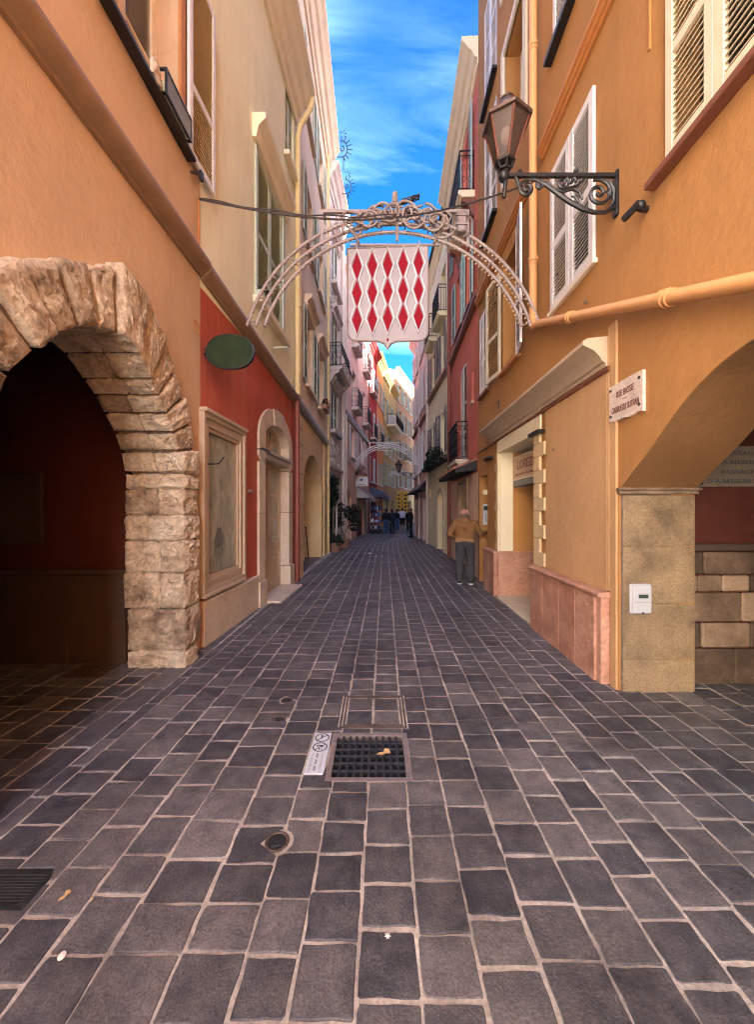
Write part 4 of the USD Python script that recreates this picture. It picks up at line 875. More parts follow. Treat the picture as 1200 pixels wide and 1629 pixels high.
# shop sign and awnings
T = Thing('shop_sign', 'white rectangular shop sign hung from the pink house wall', 'sign', (-1.2, 22.0, 3.1))
FS = Local((0, 22.0, 0), (1, 0, 0), (0, -1, 0), (0, 0, 1))
mb = MB(FS); mb.box(-1.26, -.52, -.04, .04, 3.0, 3.54, .01); T.part('board', mb, 'white')
mb = MB(FS); mb.poly(Polygon([(-.96, 3.42), (-.84, 3.42), (-.82, 3.33), (-.90, 3.27), (-.98, 3.33)]), .041, .047); text(mb, FS, 'SOUVENIRS' if False else 'Maison d’Art', -1.12, 3.07, .05, .041, 1) if False else None
mb.box(-1.16, -.62, .041, .045, 3.08, 3.11); T.part('emblem', mb, 'ink')
mb = MB(FS); mb.box(-1.36, -1.26, -.015, .015, 3.40, 3.43); T.part('bracket', mb, 'black')
def awning(name, label, fr, u0, u1, z0, z1, proj, m, dome=False, drop=.22):
    T = Thing(name, label, 'awning', fr.P([((u0 + u1) / 2, proj / 2, z0)])[0], 'shop awnings along the street')
    k = 8; prof = []
    for i in range(k + 1):
        t = i / k * PI / 2; prof.append((proj * math.sin(t), z0 + (z1 - z0) * math.cos(t)) if dome else (proj * i / k, z1 + (z0 - z1) * i / k))
    outer = prof + [(proj, z0 - drop)]; inner = [(a - .02, b - .02) for a, b in outer[::-1]]; inner[0] = (proj - .02, z0 - drop); inner[-1] = (0, z1 - .02)
    mb = MB(fr); mb.mould(u0, u1, outer + inner); T.part('canopy', mb, m)
    for u in (u0, u1 - .015):
        mb = MB(fr); mb.poly if False else None
        fan_ = [(0, z0)] + prof[::-1] if dome else [(0, z0)] + prof[::-1]
        mb.mould(u, u + .015, [(a - .001, b - .025) for a, b in fan_]); T.part('side_cloth', mb, m)
    mb = MB(fr)
    for j in range(5):
        u = u0 + (u1 - u0) * j / 4
        mb.tube([(u, a + .006, b + .006) for a, b in prof], .012, 4)
    T.part('rib', mb, 'steel'); return T
awning('shop_awning', 'worn grey fabric awning over the dark shop door below the white sign', L5, y5(22.2), y5(25.0), 2.35, 3.0, .8, 'awning_grey')
awning('shop_awning', 'domed navy awning above the souvenir rack', L6, .2, 3.3, 2.55, 3.25, 1.0, 'awning_navy', True)
awning('shop_awning', 'pale flat awning just beyond the navy domed one', L7, .3, 3.0, 2.75, 3.15, .9, 'awning_grey')

# ------------------------------------------------------------------ left 6 to 9, seen ever more end on
def far_house(name, label, fr, H, m, wins, frame='white', shut=('tealshut', 'tealshut'), low=None, proj=.45, crn=None):
    holes = [(fr.uy(a), fr.uy(b), c, d) for a, b, c, d in wins]
    B = building(name, label, fr, H, m, holes, split=low)
    for u0, u1, z0, z1 in holes:
        window(B, fr, u0, u1, z0, z1, m=frame, rows=3)
        if z0 > 2.5:
            sill(B, fr, u0 - .1, u1 + .1, z0, frame)
            shutter(B, fr, u1 + .02, .5, z0, z1, .03, 5, shut[0], shut[1]); shutter(B, fr, u0 - .02, -.5, z0, z1, .03, 5, shut[0], shut[1])
    cornice(B, fr, 0, fr.L, H + .35, crn or m, .5, proj)
    return B
grid = lambda ys, zs, w=1.1: [(y, y + w, a, b) for y in ys for a, b in zs]
B = far_house('crimson_house', 'narrow crimson house above the souvenir rack', L6, 13.4, 'crimson', grid((27.6, 29.2), ((3.7, 5.5), (6.9, 8.9), (10.3, 12.2))) + [(27.6, 30.1, -.1, 2.5)], shut=('white', 'greyshut'))
balcony(B, L6, .5, 2.0, 6.88, .4, 1.0, 'pinkwhite', 'black', False); balcony(B, L6, .5, 2.0, 10.2, .4, 1.0, 'pinkwhite', 'black', False)
B = far_house('bright_orange_house', 'bright orange narrow house between the crimson and the yellow house', L7, 13.9, 'bright_orange', grid((31.0, 32.6), ((3.7, 5.5), (6.9, 8.9), (10.3, 12.2))) + [(31.0, 33.4, -.1, 2.5)], shut=('tealshut', 'greyshut'))
balcony(B, L7, .4, 1.8, 6.88, .4, 1.0, 'cream_trim', 'black', False)
B = far_house('yellow_house', 'sunlit yellow house with a long balcony holding an air conditioner', L8, 13.6, 'yellow', grid((34.6, 36.6, 38.8), ((4.0, 6.0), (6.8, 8.6), (9.7, 11.9))) + [(35, 37.5, -.1, 2.6), (38.5, 40, -.1, 2.6)])
balcony(B, L8, L8.uy(35.8), L8.uy(40.6), 9.68, .95, 1.0, 'whitewarm', 'black', False, False, .09)
T = Thing('air_conditioner', 'white air conditioner on the end of the yellow house balcony', 'air conditioner', L8.P([(L8.uy(36.2), .5, 9.7)])[0])
mb = MB(L8); mb.box(L8.uy(36.0), L8.uy(36.35), .12, .82, 9.70, 10.55, .02); T.part('casing', mb, 'white')
FA = Local(L8.P([(L8.uy(36.0) - .002, .47, 10.12)])[0], L8.n, -L8.u, (0, 0, 1))
mb = MB(FA)
for r in (.08, .16, .24, .30): mb.tube([(r * math.cos(t), .004, r * math.sin(t)) for t in np.linspace(0, 2 * PI, 20)], .01, 4)
T.part('fan_grille', mb, 'greyshut')
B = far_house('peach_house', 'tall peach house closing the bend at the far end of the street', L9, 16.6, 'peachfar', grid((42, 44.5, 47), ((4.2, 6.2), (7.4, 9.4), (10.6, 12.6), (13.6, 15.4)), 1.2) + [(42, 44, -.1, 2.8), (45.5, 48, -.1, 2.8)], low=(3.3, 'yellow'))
balcony(B, L9, L9.uy(44.2), L9.uy(46.0), 7.38, .6, 1.0, 'cream_trim', 'black', False)
for k, (xx, lab) in enumerate(((2.05, 'yellow vertical banner with dark letters, left one at the far shops'), (2.75, 'yellow vertical banner with dark letters, right one at the far shops'))):
    T = Thing('shop_banner', lab, 'banner', (xx, 40.6 + k * .3, .9)); FB = Local((xx, 40.4 + k * .4, 0), (1, 0, 0), (0, -1, 0), (0, 0, 1))
    mb = MB(FB); mb.box(0, .55, -.01, .01, 1.2, 3.6); T.part('cloth', mb, 'yellowcloth'); mb = MB(FB); mb.cyl((-.03, 0, 0), (-.03, 0, 3.7), .02, 6); mb.cyl((-.03, 0, 3.62), (.58, 0, 3.62), .012, 6); T.part('pole', mb, 'steel')
    mb = MB(FB)
    for i in range(5): mb.box(.16, .40, .011, .016, 1.5 + i * .4, 1.72 + i * .4); mb.box(.22, .34, .0165, .018, 1.56 + i * .4, 1.6 + i * .4)
    T.part('lettering', mb, 'ink', kind='stuff')

# ------------------------------------------------------------------ right 1: big orange house with the smooth arch
u1 = R1.uy
def R(px, py, n=0.0): return R1.at(px, py, n)
apts = [(3.40, 1.78), (3.18, 1.95), (2.95, 2.12), (2.77, 2.27), (2.60, 2.39), (2.36, 2.51), (2.14, 2.565), (1.9, 2.58), (1.66, 2.565), (1.44, 2.51), (1.20, 2.39), (0.85, 2.12), (.62, 1.95), (.40, 1.78)]
from scipy.interpolate import PchipInterpolator
_a = PchipInterpolator([p[0] for p in apts[::-1]], [p[1] for p in apts[::-1]]); apts = [(y, float(_a(y))) for y in np.linspace(3.40, .40, 48)]
arch1 = Polygon([(u1(3.40), -.1)] + [(u1(a), b) for a, b in apts] + [(u1(.40), -.1)])
W1 = (u1(1.95), u1(2.79), 4.14, 6.0); W2 = (u1(3.77), u1(4.78), 4.08, 5.80); W3 = (u1(6.0), u1(6.85), 4.05, 5.95); W4 = (u1(7.85), u1(8.45), 4.10, 5.80)
W5 = (u1(3.77), u1(4.78), 7.25, 9.1); W6 = (u1(5.75), u1(6.75), 7.30, 9.6); W7 = (u1(7.25), u1(8.2), 7.30, 9.5)
W8 = (u1(5.8), u1(6.8), 10.7, 12.6); W9 = (u1(7.25), u1(8.2), 10.0, 12.2); shopR = (u1(5.32), u1(7.10), -.1, 2.70); doorR = (u1(7.92), u1(8.6), -.1, 2.35)
B = building('orange_corner_house', 'big orange house at the right with smooth arch and street plaque', R1, 18.3, 'orange_r', [arch1, W1, W2, W3, W4, W5, W6, W7, W8, W9, shopR, doorR], depth=8, thick=0.65)  # upper height out of view is set to shade the left houses
B0 = B
# passage on the right
mb = MB(); mb.box(2.83, 7.5, 3.58, 3.8, -.05, 3.1); B.part('passage_wall', mb, 'passred')
mb = MB(); mb.box(2.83, 7.5, .1, .3, -.05, 3.1); mb.box(7.5, 7.7, .1, 3.8, -.05, 3.1); B.part('passage_wall', mb, 'passred')
mb = MB(); mb.box(2.83, 7.5, .1, 3.8, 3.1, 3.3); B.part('passage_ceiling', mb, 'passred')
rr = random.Random(11); z = -.04
rows_ = [(.0, .32), (.32, .56), (.56, .84), (.84, 1.0), (1.0, 1.22)]
for i, (z0, z1) in enumerate(rows_):
    x = 2.835
    while x < 5.6:
        w_ = rr.uniform(.14, .3) if (rr.random() < .4) else rr.uniform(.34, .6)
        if i == 4: w_ = (.2 if x < 2.9 else .5)
        mb = MB(); mb.box(x + .006, x + w_ - .006, 3.55 - rr.uniform(0, .012), 3.58, z0 + .006 - (.04 if i == 0 else 0), z1 - .006, .012); B.part('wall_stone', mb, 'blockstone'); x += w_
mb = MB(); mb.box(2.83, 6.0, 3.52, 3.58, 1.225, 1.29, .01); B.part('stone_ledge', mb, 'passdado')
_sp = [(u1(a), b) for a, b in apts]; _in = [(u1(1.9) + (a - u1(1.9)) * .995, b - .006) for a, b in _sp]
mb = MB(R1); mb.poly(Polygon(_sp + _in[::-1]).buffer(0), -.648, -.004); B.part('arch_soffit', mb, 'soffit')  # thin lining in a darker brown than the wall, added inside the arch
# pier cladding and impost of the arch
yp = 3.40
for z0, z1 in ((-.04, .28), (.283, .775), (.778, 1.28), (1.283, 1.735)):
    mb = MB(); mb.box(2.185, 2.815, yp - .022, yp + .0, z0, z1, .006); B.part('pier_stone', mb, 'pierstone')
mb = MB(); mb.box(2.13, 2.83, yp - .05, yp + .0, 1.742, 1.775, .006); mb.box(2.12, 2.85, yp - .065, yp, 1.776, 1.80, .008); B.part('impost', mb, 'blockstone')
mb = MB(); mb.box(2.185, 2.815, .40, .422, -.04, 1.735); B.part('pier_stone', mb, 'pierstone')
mb = MB(); mb.box(2.17, 2.80, yp - .014, yp - .001, -.04, 1.74); B.part('pier_mortar', mb, 'stone_joint')
# corner strip, plinth, panels
mb = MB(R1); mb.box(u1(3.405), u1(3.50), 0, .022, -.05, 3.3, .006); mb.box(u1(3.52), u1(3.545), 0, .018, .86, 3.3, .006); B.part('corner_strip', mb, 'salmon')
mb = MB(R1); mb.box(u1(3.56), u1(4.96), -.02, .014, .84, 2.94, .004); B.part('wall_panel', mb, 'salmon')
ed = [3.52, 3.60, 3.98, 4.36, 4.82, 5.24]
for i in range(len(ed) - 1):
    mb = MB(R1); mb.box(u1(ed[i]) + .002, u1(ed[i + 1]) - .002, 0, .11 if i else .09, -.04, .80, .005); B.part('marble_panel', mb, 'marble')
mb = MB(R1); mb.mould(u1(3.50), u1(5.26), [(0, .802), (.12, .802), (.13, .815), (.13, .835), (.12, .845), (0, .85)]); B.part('plinth_cap', mb, 'marble')
ed = [7.13, 7.5, 7.9]
for i in range(len(ed) - 1):
    mb = MB(R1); mb.box(u1(ed[i]) + .002, u1(ed[i + 1]) - .002, 0, .09, -.04, .80, .005); B.part('marble_panel', mb, 'marble')
mb = MB(R1); mb.mould(u1(7.10), u1(7.92), [(0, .802), (.10, .802), (.11, .815), (.11, .835), (.10, .845), (0, .85)]); B.part('plinth_cap', mb, 'marble')
# shop entrance recess
s0, s1 = shopR[0], shopR[1]
mb = MB(R1); mb.box(s1 - .045, s1 - .004, -.65, -.242, .851, 2.66); mb.box(s1 + .001, s1 + .2, -1.5, -.651, -.04, 2.7); mb.box(s0 - .2, s0 - .001, -1.5, -.651, -.04, 2.7); mb.box(s0 - .2, s1 + .2, -1.7, -1.5, -.04, 2.7); mb.box(s0, s1, -1.5, -.651, 2.705, 2.85); B.part('entrance_wall', mb, 'orange_dark')
mb = MB(R1); mb.box(s1 - .03, s1, -1.45, .02, -.04, .80, .005); mb.box(s1 - .045, s1, -1.45, .03, .802, .85, .005); B.part('marble_panel', mb, 'marble')
mb = MB(R1); mb.box(s0, s1 - .03, -1.45, .06, -.04, .03, .006); B.part('door_step', mb, 'limestone')
mb = MB(R1); mb.box(s0 + .02, s1 - .04, -1.42, -1.36, .04, 2.1); B.part('shop_door', mb, 'browndoor')
mb = MB(R1); mb.poly(rect(s0 - .20, s1 + .06, .85, 2.95).difference(rect(s0 - .001, s1 - .002, 0, 2.66)), -.012, .021); mb.box(s1 - .05, s1 - .002, -.24, -.012, .851, 2.66); mb.box(s0, s1 - .05, -.64, -.012, 2.66, 2.699); mb.box(s0 + .001, s0 + .04, -.64, -.012, .851, 2.66); B.part('shop_surround', mb, 'cream_trim')
z = .86
for i in range(10):
    h = .183; w_ = .205 if i % 2 else .36
    mb = MB(R1); mb.box(s0 - w_, s0 + .002, .0, .034, z + .003, z + h - .003, .006); B.part('quoin_block', mb, 'quoin')
    mb = MB(R1); mb.box(s1 - .002, s1 + w_ * .45, .0, .034, z + .003, z + h - .003, .006); B.part('quoin_block', mb, 'quoin'); z += h
for a, b in ((5.0, 5.36), (7.45, 7.9)):
    mb = MB(R1); mb.box(u1(a), u1(b), .0, .10, 2.62, 2.665, .004); B.part('black_rail', mb, 'black')
T = Thing('shop_signboard', 'beige shop signboard set high inside the right hand entrance', 'sign', R1.P([((s0 + s1) / 2, -.25, 2.1)])[0])
mb = MB(R1); mb.box(s0 + .05, s1 - .06, -.29, -.25, 2.16, 2.55, .006); T.part('board', mb, 'signboard')
mb = MB(R1); mb.box(s0 + .05, s1 - .06, -.25, -.232, 2.14, 2.165); mb.box(s0 + .05, s1 - .06, -.25, -.24, 2.545, 2.565); T.part('edge_strip', mb, 'whitewarm')
mb = MB(R1); mb.box(s0 + .05, s1 - .06, -.40, -.24, 2.03, 2.138, .006); T.part('lower_beam', mb, 'greyshut')
mb = MB(R1); text(mb, R1, 'LOREZZA', s1 - .24, 2.33, .14, -.2495, -1, .004, 1.05, True); T.part('lettering', mb, 'signtext', kind='stuff')
mb = MB(R1); text(mb, R1, 'pizzeria italienne da', s1 - .16, 2.215, .05, -.2495, -1, .004, 1.25); T.part('lettering', mb, 'signtext', kind='stuff')
# far doorway recess with intercom
mb = MB(R1); mb.box(doorR[1] + .001, doorR[1] + .12, -1.2, -.651, -.04, 2.4); mb.box(doorR[0] - .12, doorR[0] - .001, -1.2, -.651, -.04, 2.4); mb.box(doorR[0] - .1, doorR[1] + .1, -.9, -.8, 0, 2.4); B.part('doorway_wall', mb, 'orange_dark')
T = Thing('intercom_panel', 'pale intercom panel in the doorway the bald man faces', 'intercom', (2.42, 8.53, 1.3))
mb = MB(); mb.box(2.37, 2.49, 8.54, 8.59, 1.28, 1.74, .008); T.part('casing', mb, 'greybox')
for i in range(4): mb = MB(); mb.cyl((2.43, 8.53, 1.36 + i * .05), (2.43, 8.54, 1.36 + i * .05), .012, 8); T.part('button', mb, 'ink')
mb = MB(); mb.box(2.385, 2.475, 8.532, 8.54, 1.60, 1.70); T.part('speaker_grille', mb, 'meterglass')
T = Thing('wall_box', 'small cream box on the doorway wall above the intercom', 'box', (2.43, 8.53, 1.95))
mb = MB(); mb.box(2.38, 2.50, 8.545, 8.59, 1.95, 2.06, .006); T.part('casing', mb, 'creampaint')
mb = MB(); mb.box(2.40, 2.48, 8.538, 8.545, 1.98, 2.03); T.part('cover', mb, 'whitewarm')
# cornices and string courses
mb = MB(R1); mb.mould(u1(3.55), u1(7.6), [(0, 2.94), (.03, 2.94), (.035, 2.975), (.06, 2.985), (.085, 3.03), (.14, 3.09), (.225, 3.13), (.24, 3.14), (.24, 3.175), (.20, 3.20), (0, 3.22)]); B.part('shop_cornice', mb, 'framepaint', smooth=25)
mb = MB(R1); mb.mould(u1(3.5), u1(8.74), [(0, 2.885), (.03, 2.885), (.04, 2.905), (.03, 2.925), (0, 2.93)]); B.part('string_course', mb, 'red_trim')
mb = MB(R1); mb.mould(0, u1(5.05), [(0, 6.22), (.03, 6.22), (.035, 6.26), (.06, 6.27), (.065, 6.31), (.09, 6.325), (.09, 6.37), (0, 6.38)]); mb.mould(u1(5.3), R1.L, [(0, 6.22), (.03, 6.22), (.035, 6.26), (.06, 6.27), (.065, 6.31), (.09, 6.325), (.09, 6.37), (0, 6.38)]); B.part('string_course', mb, 'orange_trim')
# windows and shutters
def backing(fr, w):
    mb = MB(fr); mb.box(w[0] + .002, w[1] - .002, -.26, -.22, w[2] + .002, w[3] - .002); B.part('window_backing', mb, 'dark')  # near-black sheet paints in the darkness of the room behind the slats
def pair(w, m, ml, sl, pitch=.05, mids=(.40,), n=-.035, st=.075, tilt=38):
    h = (w[1] - w[0]) / 2; backing(R1, w)
    for sgn in (0, 1): shutter(B, R1, w[0] + .004 if sgn == 0 else w[1] - .004, (h - .008) * (1 if sgn == 0 else -1), w[2], w[3], n, 0, m, ml, sl, mids, st, pitch, tilt)
pair(W1, 'creampaint', 'creampaint', 'single', .046, (.40,), .0, .07)
mb = MB(R1); mb.mould(u1(1.8), u1(2.93), [(0, 4.05), (.085, 4.05), (.09, 4.06), (.09, 4.095), (.08, 4.10), (0, 4.105)]); B.part('sill', mb, 'red_trim')
pair(W2, 'white', 'white', 'single', .043, (.44,), .0, .085)
mb = MB(R1); mb.box(W2[0] - .03, W2[1] + .05, .0, .05, W2[2] - .05, W2[2], .006); B.part('sill', mb, 'whitewarm')
for w, m, ml in ((W3, 'white', 'whitewarm'), (W6, 'white', 'white'), (W8, 'white', 'white')):
    window(B, R1, w[0], w[1], w[2], w[3], n=-.3, m='white', rows=3)
shutter(B, R1, W3[0] - .02, -.55, W3[2] - .05, W3[3] + .05, .03, 12, 'white', 'white', mids=(.42,)); shutter(B, R1, W3[1] + .02, .62, W3[2], W3[3] - .05, .03, 8, 'creampaint', 'creamlouvre', mids=(.42,))
pair(W4, 'white', 'white', 'joined', .05, (.40,), .01); sill(B, R1, W4[0] - .08, W4[1] + .08, W4[2], 'red_trim', .08, .06); sill(B, R1, W3[0] - .08, W3[1] + .08, W3[2], 'orange_trim', .08, .06)
pair(W5, 'white', 'white', 'joined', .05); mb = MB(R1); mb.box(W5[0] - .06, W5[1] + .04, .0, .10, W5[2] - .07, W5[2], .005); B.part('sill', mb, 'black')
for w in (W6, W8): mb = MB(R1); mb.poly(rect(w[0] - .12, w[1] + .12, w[2], w[3] + .14).difference(rect(*w)), -.02, .04); B.part('window_surround', mb, 'whitewarm')
pair(W7, 'white', 'white', 'joined', .05, (.3, .62)); mb = MB(R1); mb.box(W7[0] - .05, W7[1] + .05, 0, .10, W7[2] - .06, W7[2], .005); B.part('sill', mb, 'black')
pair(W9, 'white', 'white', 'joined', .05, (.3, .62)); mb = MB(R1); mb.box(W9[0] - .05, W9[1] + .05, 0, .10, W9[2] - .06, W9[2], .005); B.part('sill', mb, 'black')
shutter(B, R1, W6[0] - .02, -.1, W6[2], W6[3], .03, 0, 'white', None, None, (), .03) if False else None
# rain pipes
pipe(B, R1, u1(5.18), .09, 4.10, 18.5, .052, 'orangepipe', (5.0, 7.9, 10.2))
pa, pb = (u1(4.95), .09, 4.02), (u1(1.2), .09, 2.48)
pts = [np.array(pa) + (np.array(pb) - np.array(pa)) * t for t in np.linspace(0, 1, 9)]
mb = MB(R1); mb.tube([(u1(5.18), .09, 4.2), (u1(5.16), .09, 4.08)] + pts, .052, 12)
d_ = (np.array(pb) - np.array(pa)); d_ /= np.linalg.norm(d_)
for t in (.22, .60): q = np.array(pa) + (np.array(pb) - np.array(pa)) * t; mb.tube([q - d_ * .03, q + d_ * .03], .066, 12); mb.tube([q + d_ * .045, q + d_ * .075], .061, 12)
B.part('sloping_pipe', mb, 'orangepipe', smooth=40)
mb = MB(R1)
for (yy, zz) in ((4.72, 2.35), (4.62, 4.45), (3.95, 3.75)): mb.sphere((u1(yy), .01, zz), .018, 1)
mb.tube([(u1(7.3), .02, 3.62), (u1(7.05), .02, 3.62), (u1(7.05), .02, 3.48)], .008, 5); B.part('wall_fittings', mb, 'rust')
mb = MB(R1); mb.hexa([(u1(2.98), .0, 5.2), (u1(3.0), .0, 5.2), (u1(3.0), .012, 5.2), (u1(2.98), .012, 5.2), (u1(2.985), 0, 6.2), (u1(3.0), 0, 6.2), (u1(3.0), .01, 6.2), (u1(2.985), .01, 6.2)]); B.part('cracked_plaster', mb, 'orange_dark')

# street plaque
T = Thing('street_plaque', 'pale stone street plaque reading RUE BASSE on the orange wall', 'street sign', R1.P([(u1(3.26), .02, 2.4)])[0])
ya, yb = u1(3.04), u1(3.50); za, zb = 2.40, 2.72
q = random.Random(5); top = [(ya + (yb - ya) * t, zb + q.uniform(-.006, .006)) for t in np.linspace(0, 1, 9)]; bot = [(yb - (yb - ya) * t, za + q.uniform(-.012, .008)) for t in np.linspace(0, 1, 13)]
mb = MB(R1); mb.poly(Polygon(top + bot), .002, .028); T.part('stone_slab', mb, 'signstone')
mb = MB(R1); w_ = yb - ya
text(mb, R1, 'RUE BASSE', yb - .11, 2.595, .054, .0285, -1, .003, .24); mb.box(ya + .20, ya + .26, .0285, .031, 2.56, 2.565); text(mb, R1, 'CARRUGIU SUTRAN', yb - .045, 2.465, .052, .0285, -1, .003, .375); T.part('lettering', mb, 'lettering', kind='stuff')
for (a, b) in ((ya + .035, zb - .05), (yb - .03, zb - .04), (ya + .035, za + .055), (yb - .03, za + .045)):
    mb = MB(R1); mb.sphere((a, .030, b), .013, 1); T.part('stud', mb, 'black', smooth=True)
# passage plaque
T = Thing('passage_plaque', 'dim stone plaque on the wall inside the right hand passage', 'street sign', (3.3, 3.56, 1.82))
FP = Local((0, 3.578, 0), (1, 0, 0), (0, -1, 0), (0, 0, 1))
mb = MB(FP); mb.box(2.99, 3.85, 0, .025, 1.82, 2.20, .004); T.part('stone_slab', mb, 'signstone2')
mb = MB(FP); text(mb, FP, 'PASSAGE', 3.20, 2.115, .036, .026, 1, .003, .34); text(mb, FP, 'DE LA MISERICORDE', 3.06, 2.03, .036, .026, 1, .003, .72); text(mb, FP, 'PASSAGIU', 3.20, 1.94, .036, .026, 1, .003, .34); text(mb, FP, 'D’A MISERICORDIA', 3.07, 1.855, .036, .026, 1, .003, .70); T.part('lettering', mb, 'ink', kind='stuff')
for a, b in ((3.02, 2.17), (3.02, 1.85)): mb = MB(FP); mb.sphere((a, .027, b), .012, 1); T.part('stud', mb, 'black')
# meter box
T = Thing('meter_box', 'grey electricity meter box on the stone pier of the right arch', 'meter box', (2.31, 3.37, .66))
mb = MB(); mb.box(2.225, 2.41, 3.352, 3.378, .69, .955, .01); T.part('back_box', mb, 'greybox'); mb = MB(); mb.box(2.235, 2.40, 3.33, 3.352, .70, .945, .008); p = T.part('door', mb, 'greybox')
mb = MB(); mb.box(2.28, 2.365, 3.326, 3.33, .835, .868, .002); T.part('meter_window', mb, 'meterglass', parent=p); mb = MB(); mb.box(2.24, 2.395, 3.328, 3.33, .800, .803); T.part('seam', mb, 'steel', parent=p); mb = MB(); mb.cyl((2.318, 3.326, .705), (2.318, 3.33, .705), .01, 8); T.part('lock', mb, 'ink', parent=p)
# floodlight by the corner
T = Thing('spotlight', 'little black spotlight under the large cream shutters', 'lamp', R1.P([(u1(3.0), .0, 4.0)])[0])
mb = MB(R1); mb.cyl((u1(3.02), 0, 3.98), (u1(3.02), .06, 3.98), .022, 8); T.part('bracket', mb, 'black'); mb = MB(R1); mb.cyl((u1(2.98), .09, 4.0), (u1(3.10), .14, 3.96), .028, 10); mb.sphere((u1(3.0), .07, 3.99), .04, 1); T.part('lamp_housing', mb, 'black', smooth=40)

B = building('white_house', 'unseen pale house behind the viewer on the left, added to bounce light into the street', L0, 12.5, 'bouncewall', [(3, 4.2, 4.6, 6.6), (8, 9.2, 4.6, 6.6), (3, 4.2, 8, 10), (8, 9.2, 8, 10)])  # added out of view; its pale sunlit wall bounces neutral light up the street
for a, c in ((3, 4.6), (8, 4.6), (3, 8), (8, 8)): window(B, L0, a, a + 1.2, c, c + 2, m='white', rows=3)
building('bend_house', 'unseen ochre house beyond the grey pink one, added to shade the far left houses', R6, 18.0, 'ochre', [])  # added out of view to keep the sun off the far left houses
# ------------------------------------------------------------------ wrought iron bracket lantern
LY = 3.42; XW = 2.14; ZA = 4.60
T = Thing('street_lantern', 'six sided copper lantern on a black scrolled bracket at the right', 'street lamp', (XW, LY, ZA))
FL = Local((XW, LY, ZA), (-1, 0, 0), (0, -1, 0), (0, 0, 1))     # u towards the street, n towards the camera
mb = MB(FL); mb.box(-.012, .012, -.03, .03, -.37, .03, .004); T.part('wall_plate', mb, 'black')
mb = MB(FL); mb.box(.012, 1.0, -.016, .016, -.025, .012, .004); mb.sphere((.36, 0, .03), .022, 1); mb.sphere((.86, 0, .028), .02, 1); T.part('arm', mb, 'black')
def strip(mb, pts, w=.014, h=.009, taper=None):
    n = len(pts)
    mb.tube([(a, 0, b) for a, b in pts], np.interp(np.linspace(0, 1, n), [0, .5, 1], [h * 1.15, h * 1.5, h * .9]), 6)
mb = MB(FL)
brace = [(.012, -.29), (.10, -.335), (.20, -.335), (.30, -.305), (.42, -.24), (.52, -.17), (.62, -.095), (.72, -.045), (.80, -.04)]
strip(mb, brace, h=.014)
T.part('brace', mb, 'black', smooth=50)
for c, r0, tr, a0, sg in (((.155, -.165), .125, 1.7, 1.2, 1), ((.80, -.125), .075, 1.6, 1.9, -1), ((.475, -.075), .055, 1.4, 2.2, 1), ((.68, -.09), .035, 1.3, 0.5, -1), ((.055, -.155), .03, 1.2, 0, 1), ((.40, -.05), .04, 1.2, 3.5, -1)):
    mb = MB(FL); strip(mb, spiral(c, r0, tr, a0, sg, 34, .012), h=.0115 if r0 > .06 else .009); e = spiral(c, r0, tr, a0, sg, 34, .012)[-1]; mb.sphere((e[0], 0, e[1]), .018 if r0 > .06 else .012, 1); T.part('scroll', mb, 'black', smooth=50)
mb = MB(FL)
strip(mb, [(.15, -.04), (.06, -.06), (.02, -.13), (.02, -.24), (.06, -.30)], h=.011); strip(mb, [(.30, -.22), (.33, -.15), (.40, -.13), (.47, -.15), (.55, -.13), (.62, -.06), (.74, -.035)], h=.009); strip(mb, [(.44, -.12), (.35, -.10), (.30, -.05), (.28, -.02)], h=.009); strip(mb, [(.28, -.32), (.33, -.25), (.36, -.20), (.40, -.19)], h=.008); strip(mb, [(.90, -.02), (.88, -.06), (.87, -.11)], h=.010)
T.part('tendril', mb, 'black', smooth=50)
mb = MB(FL); mb.sphere((1.005, 0, -.015), .048, 2); mb.cyl((1.0, 0, -.2), (.985, 0, .02), .018, 8); T.part('arm_knob', mb, 'black', smooth=True)
# lantern body
lean = V(0.03, 0, 0); LC = V(XW - 1.0, LY, ZA)
KZ, KR = .82, .94
def hexring(r, z, a0=PI / 6): return [LC + lean * (z / .8) + V(KR * r * math.cos(a0 + i * PI / 3), KR * r * math.sin(a0 + i * PI / 3), KZ * z) for i in range(6)]
rb, rt = hexring(.088, .125), hexring(.205, .555); rc = hexring(.055, .055)
mb = MB()
for i in range(6): mb.tube([rb[i], rt[i]], .010, 5)
T.part('corner_bar', mb, 'copper')
mb = MB()
for i in range(6): mb.tube([rb[i], rb[(i + 1) % 6]], .013, 6); mb.tube([rc[i], rb[i]], .009, 5); mb.tube([rc[i], rc[(i + 1) % 6]], .01, 5)
T.part('bottom_frame', mb, 'black')
cen = np.mean(rb, 0)
for i in range(6):
    a, b, c, d = rb[i], rb[(i + 1) % 6], rt[(i + 1) % 6], rt[i]
    nn = np.cross(b - a, d - a); nn /= np.linalg.norm(nn); t_ = nn * .003
    T.part('lantern_pane', (np.array([a - t_, b - t_, c - t_, d - t_, a + t_, b + t_, c + t_, d + t_]), BOXF), 'lampglass')
v = np.array(rb + [p + V(0, 0, .004) for p in rb]); f = [[0, i + 1, i] for i in range(1, 5)] + [[6, 6 + i, 7 + i] for i in range(1, 5)] + [q for i in range(6) for q in ([i, (i + 1) % 6, 6 + (i + 1) % 6], [i, 6 + (i + 1) % 6, 6 + i])]
T.part('bottom_pane', (v, np.array(f)), 'lampglass')
ring0, ring1, ring2, ring3 = hexring(.232, .54), hexring(.235, .575), hexring(.19, .615), hexring(.13, .66)
v = np.array(ring0 + ring1 + ring2 + ring3); f = []
for k in range(3):
    for i in range(6): j = (i + 1) % 6; f += [[k * 6 + i, k * 6 + j, k * 6 + 6 + j], [k * 6 + i, k * 6 + 6 + j, k * 6 + 6 + i]]
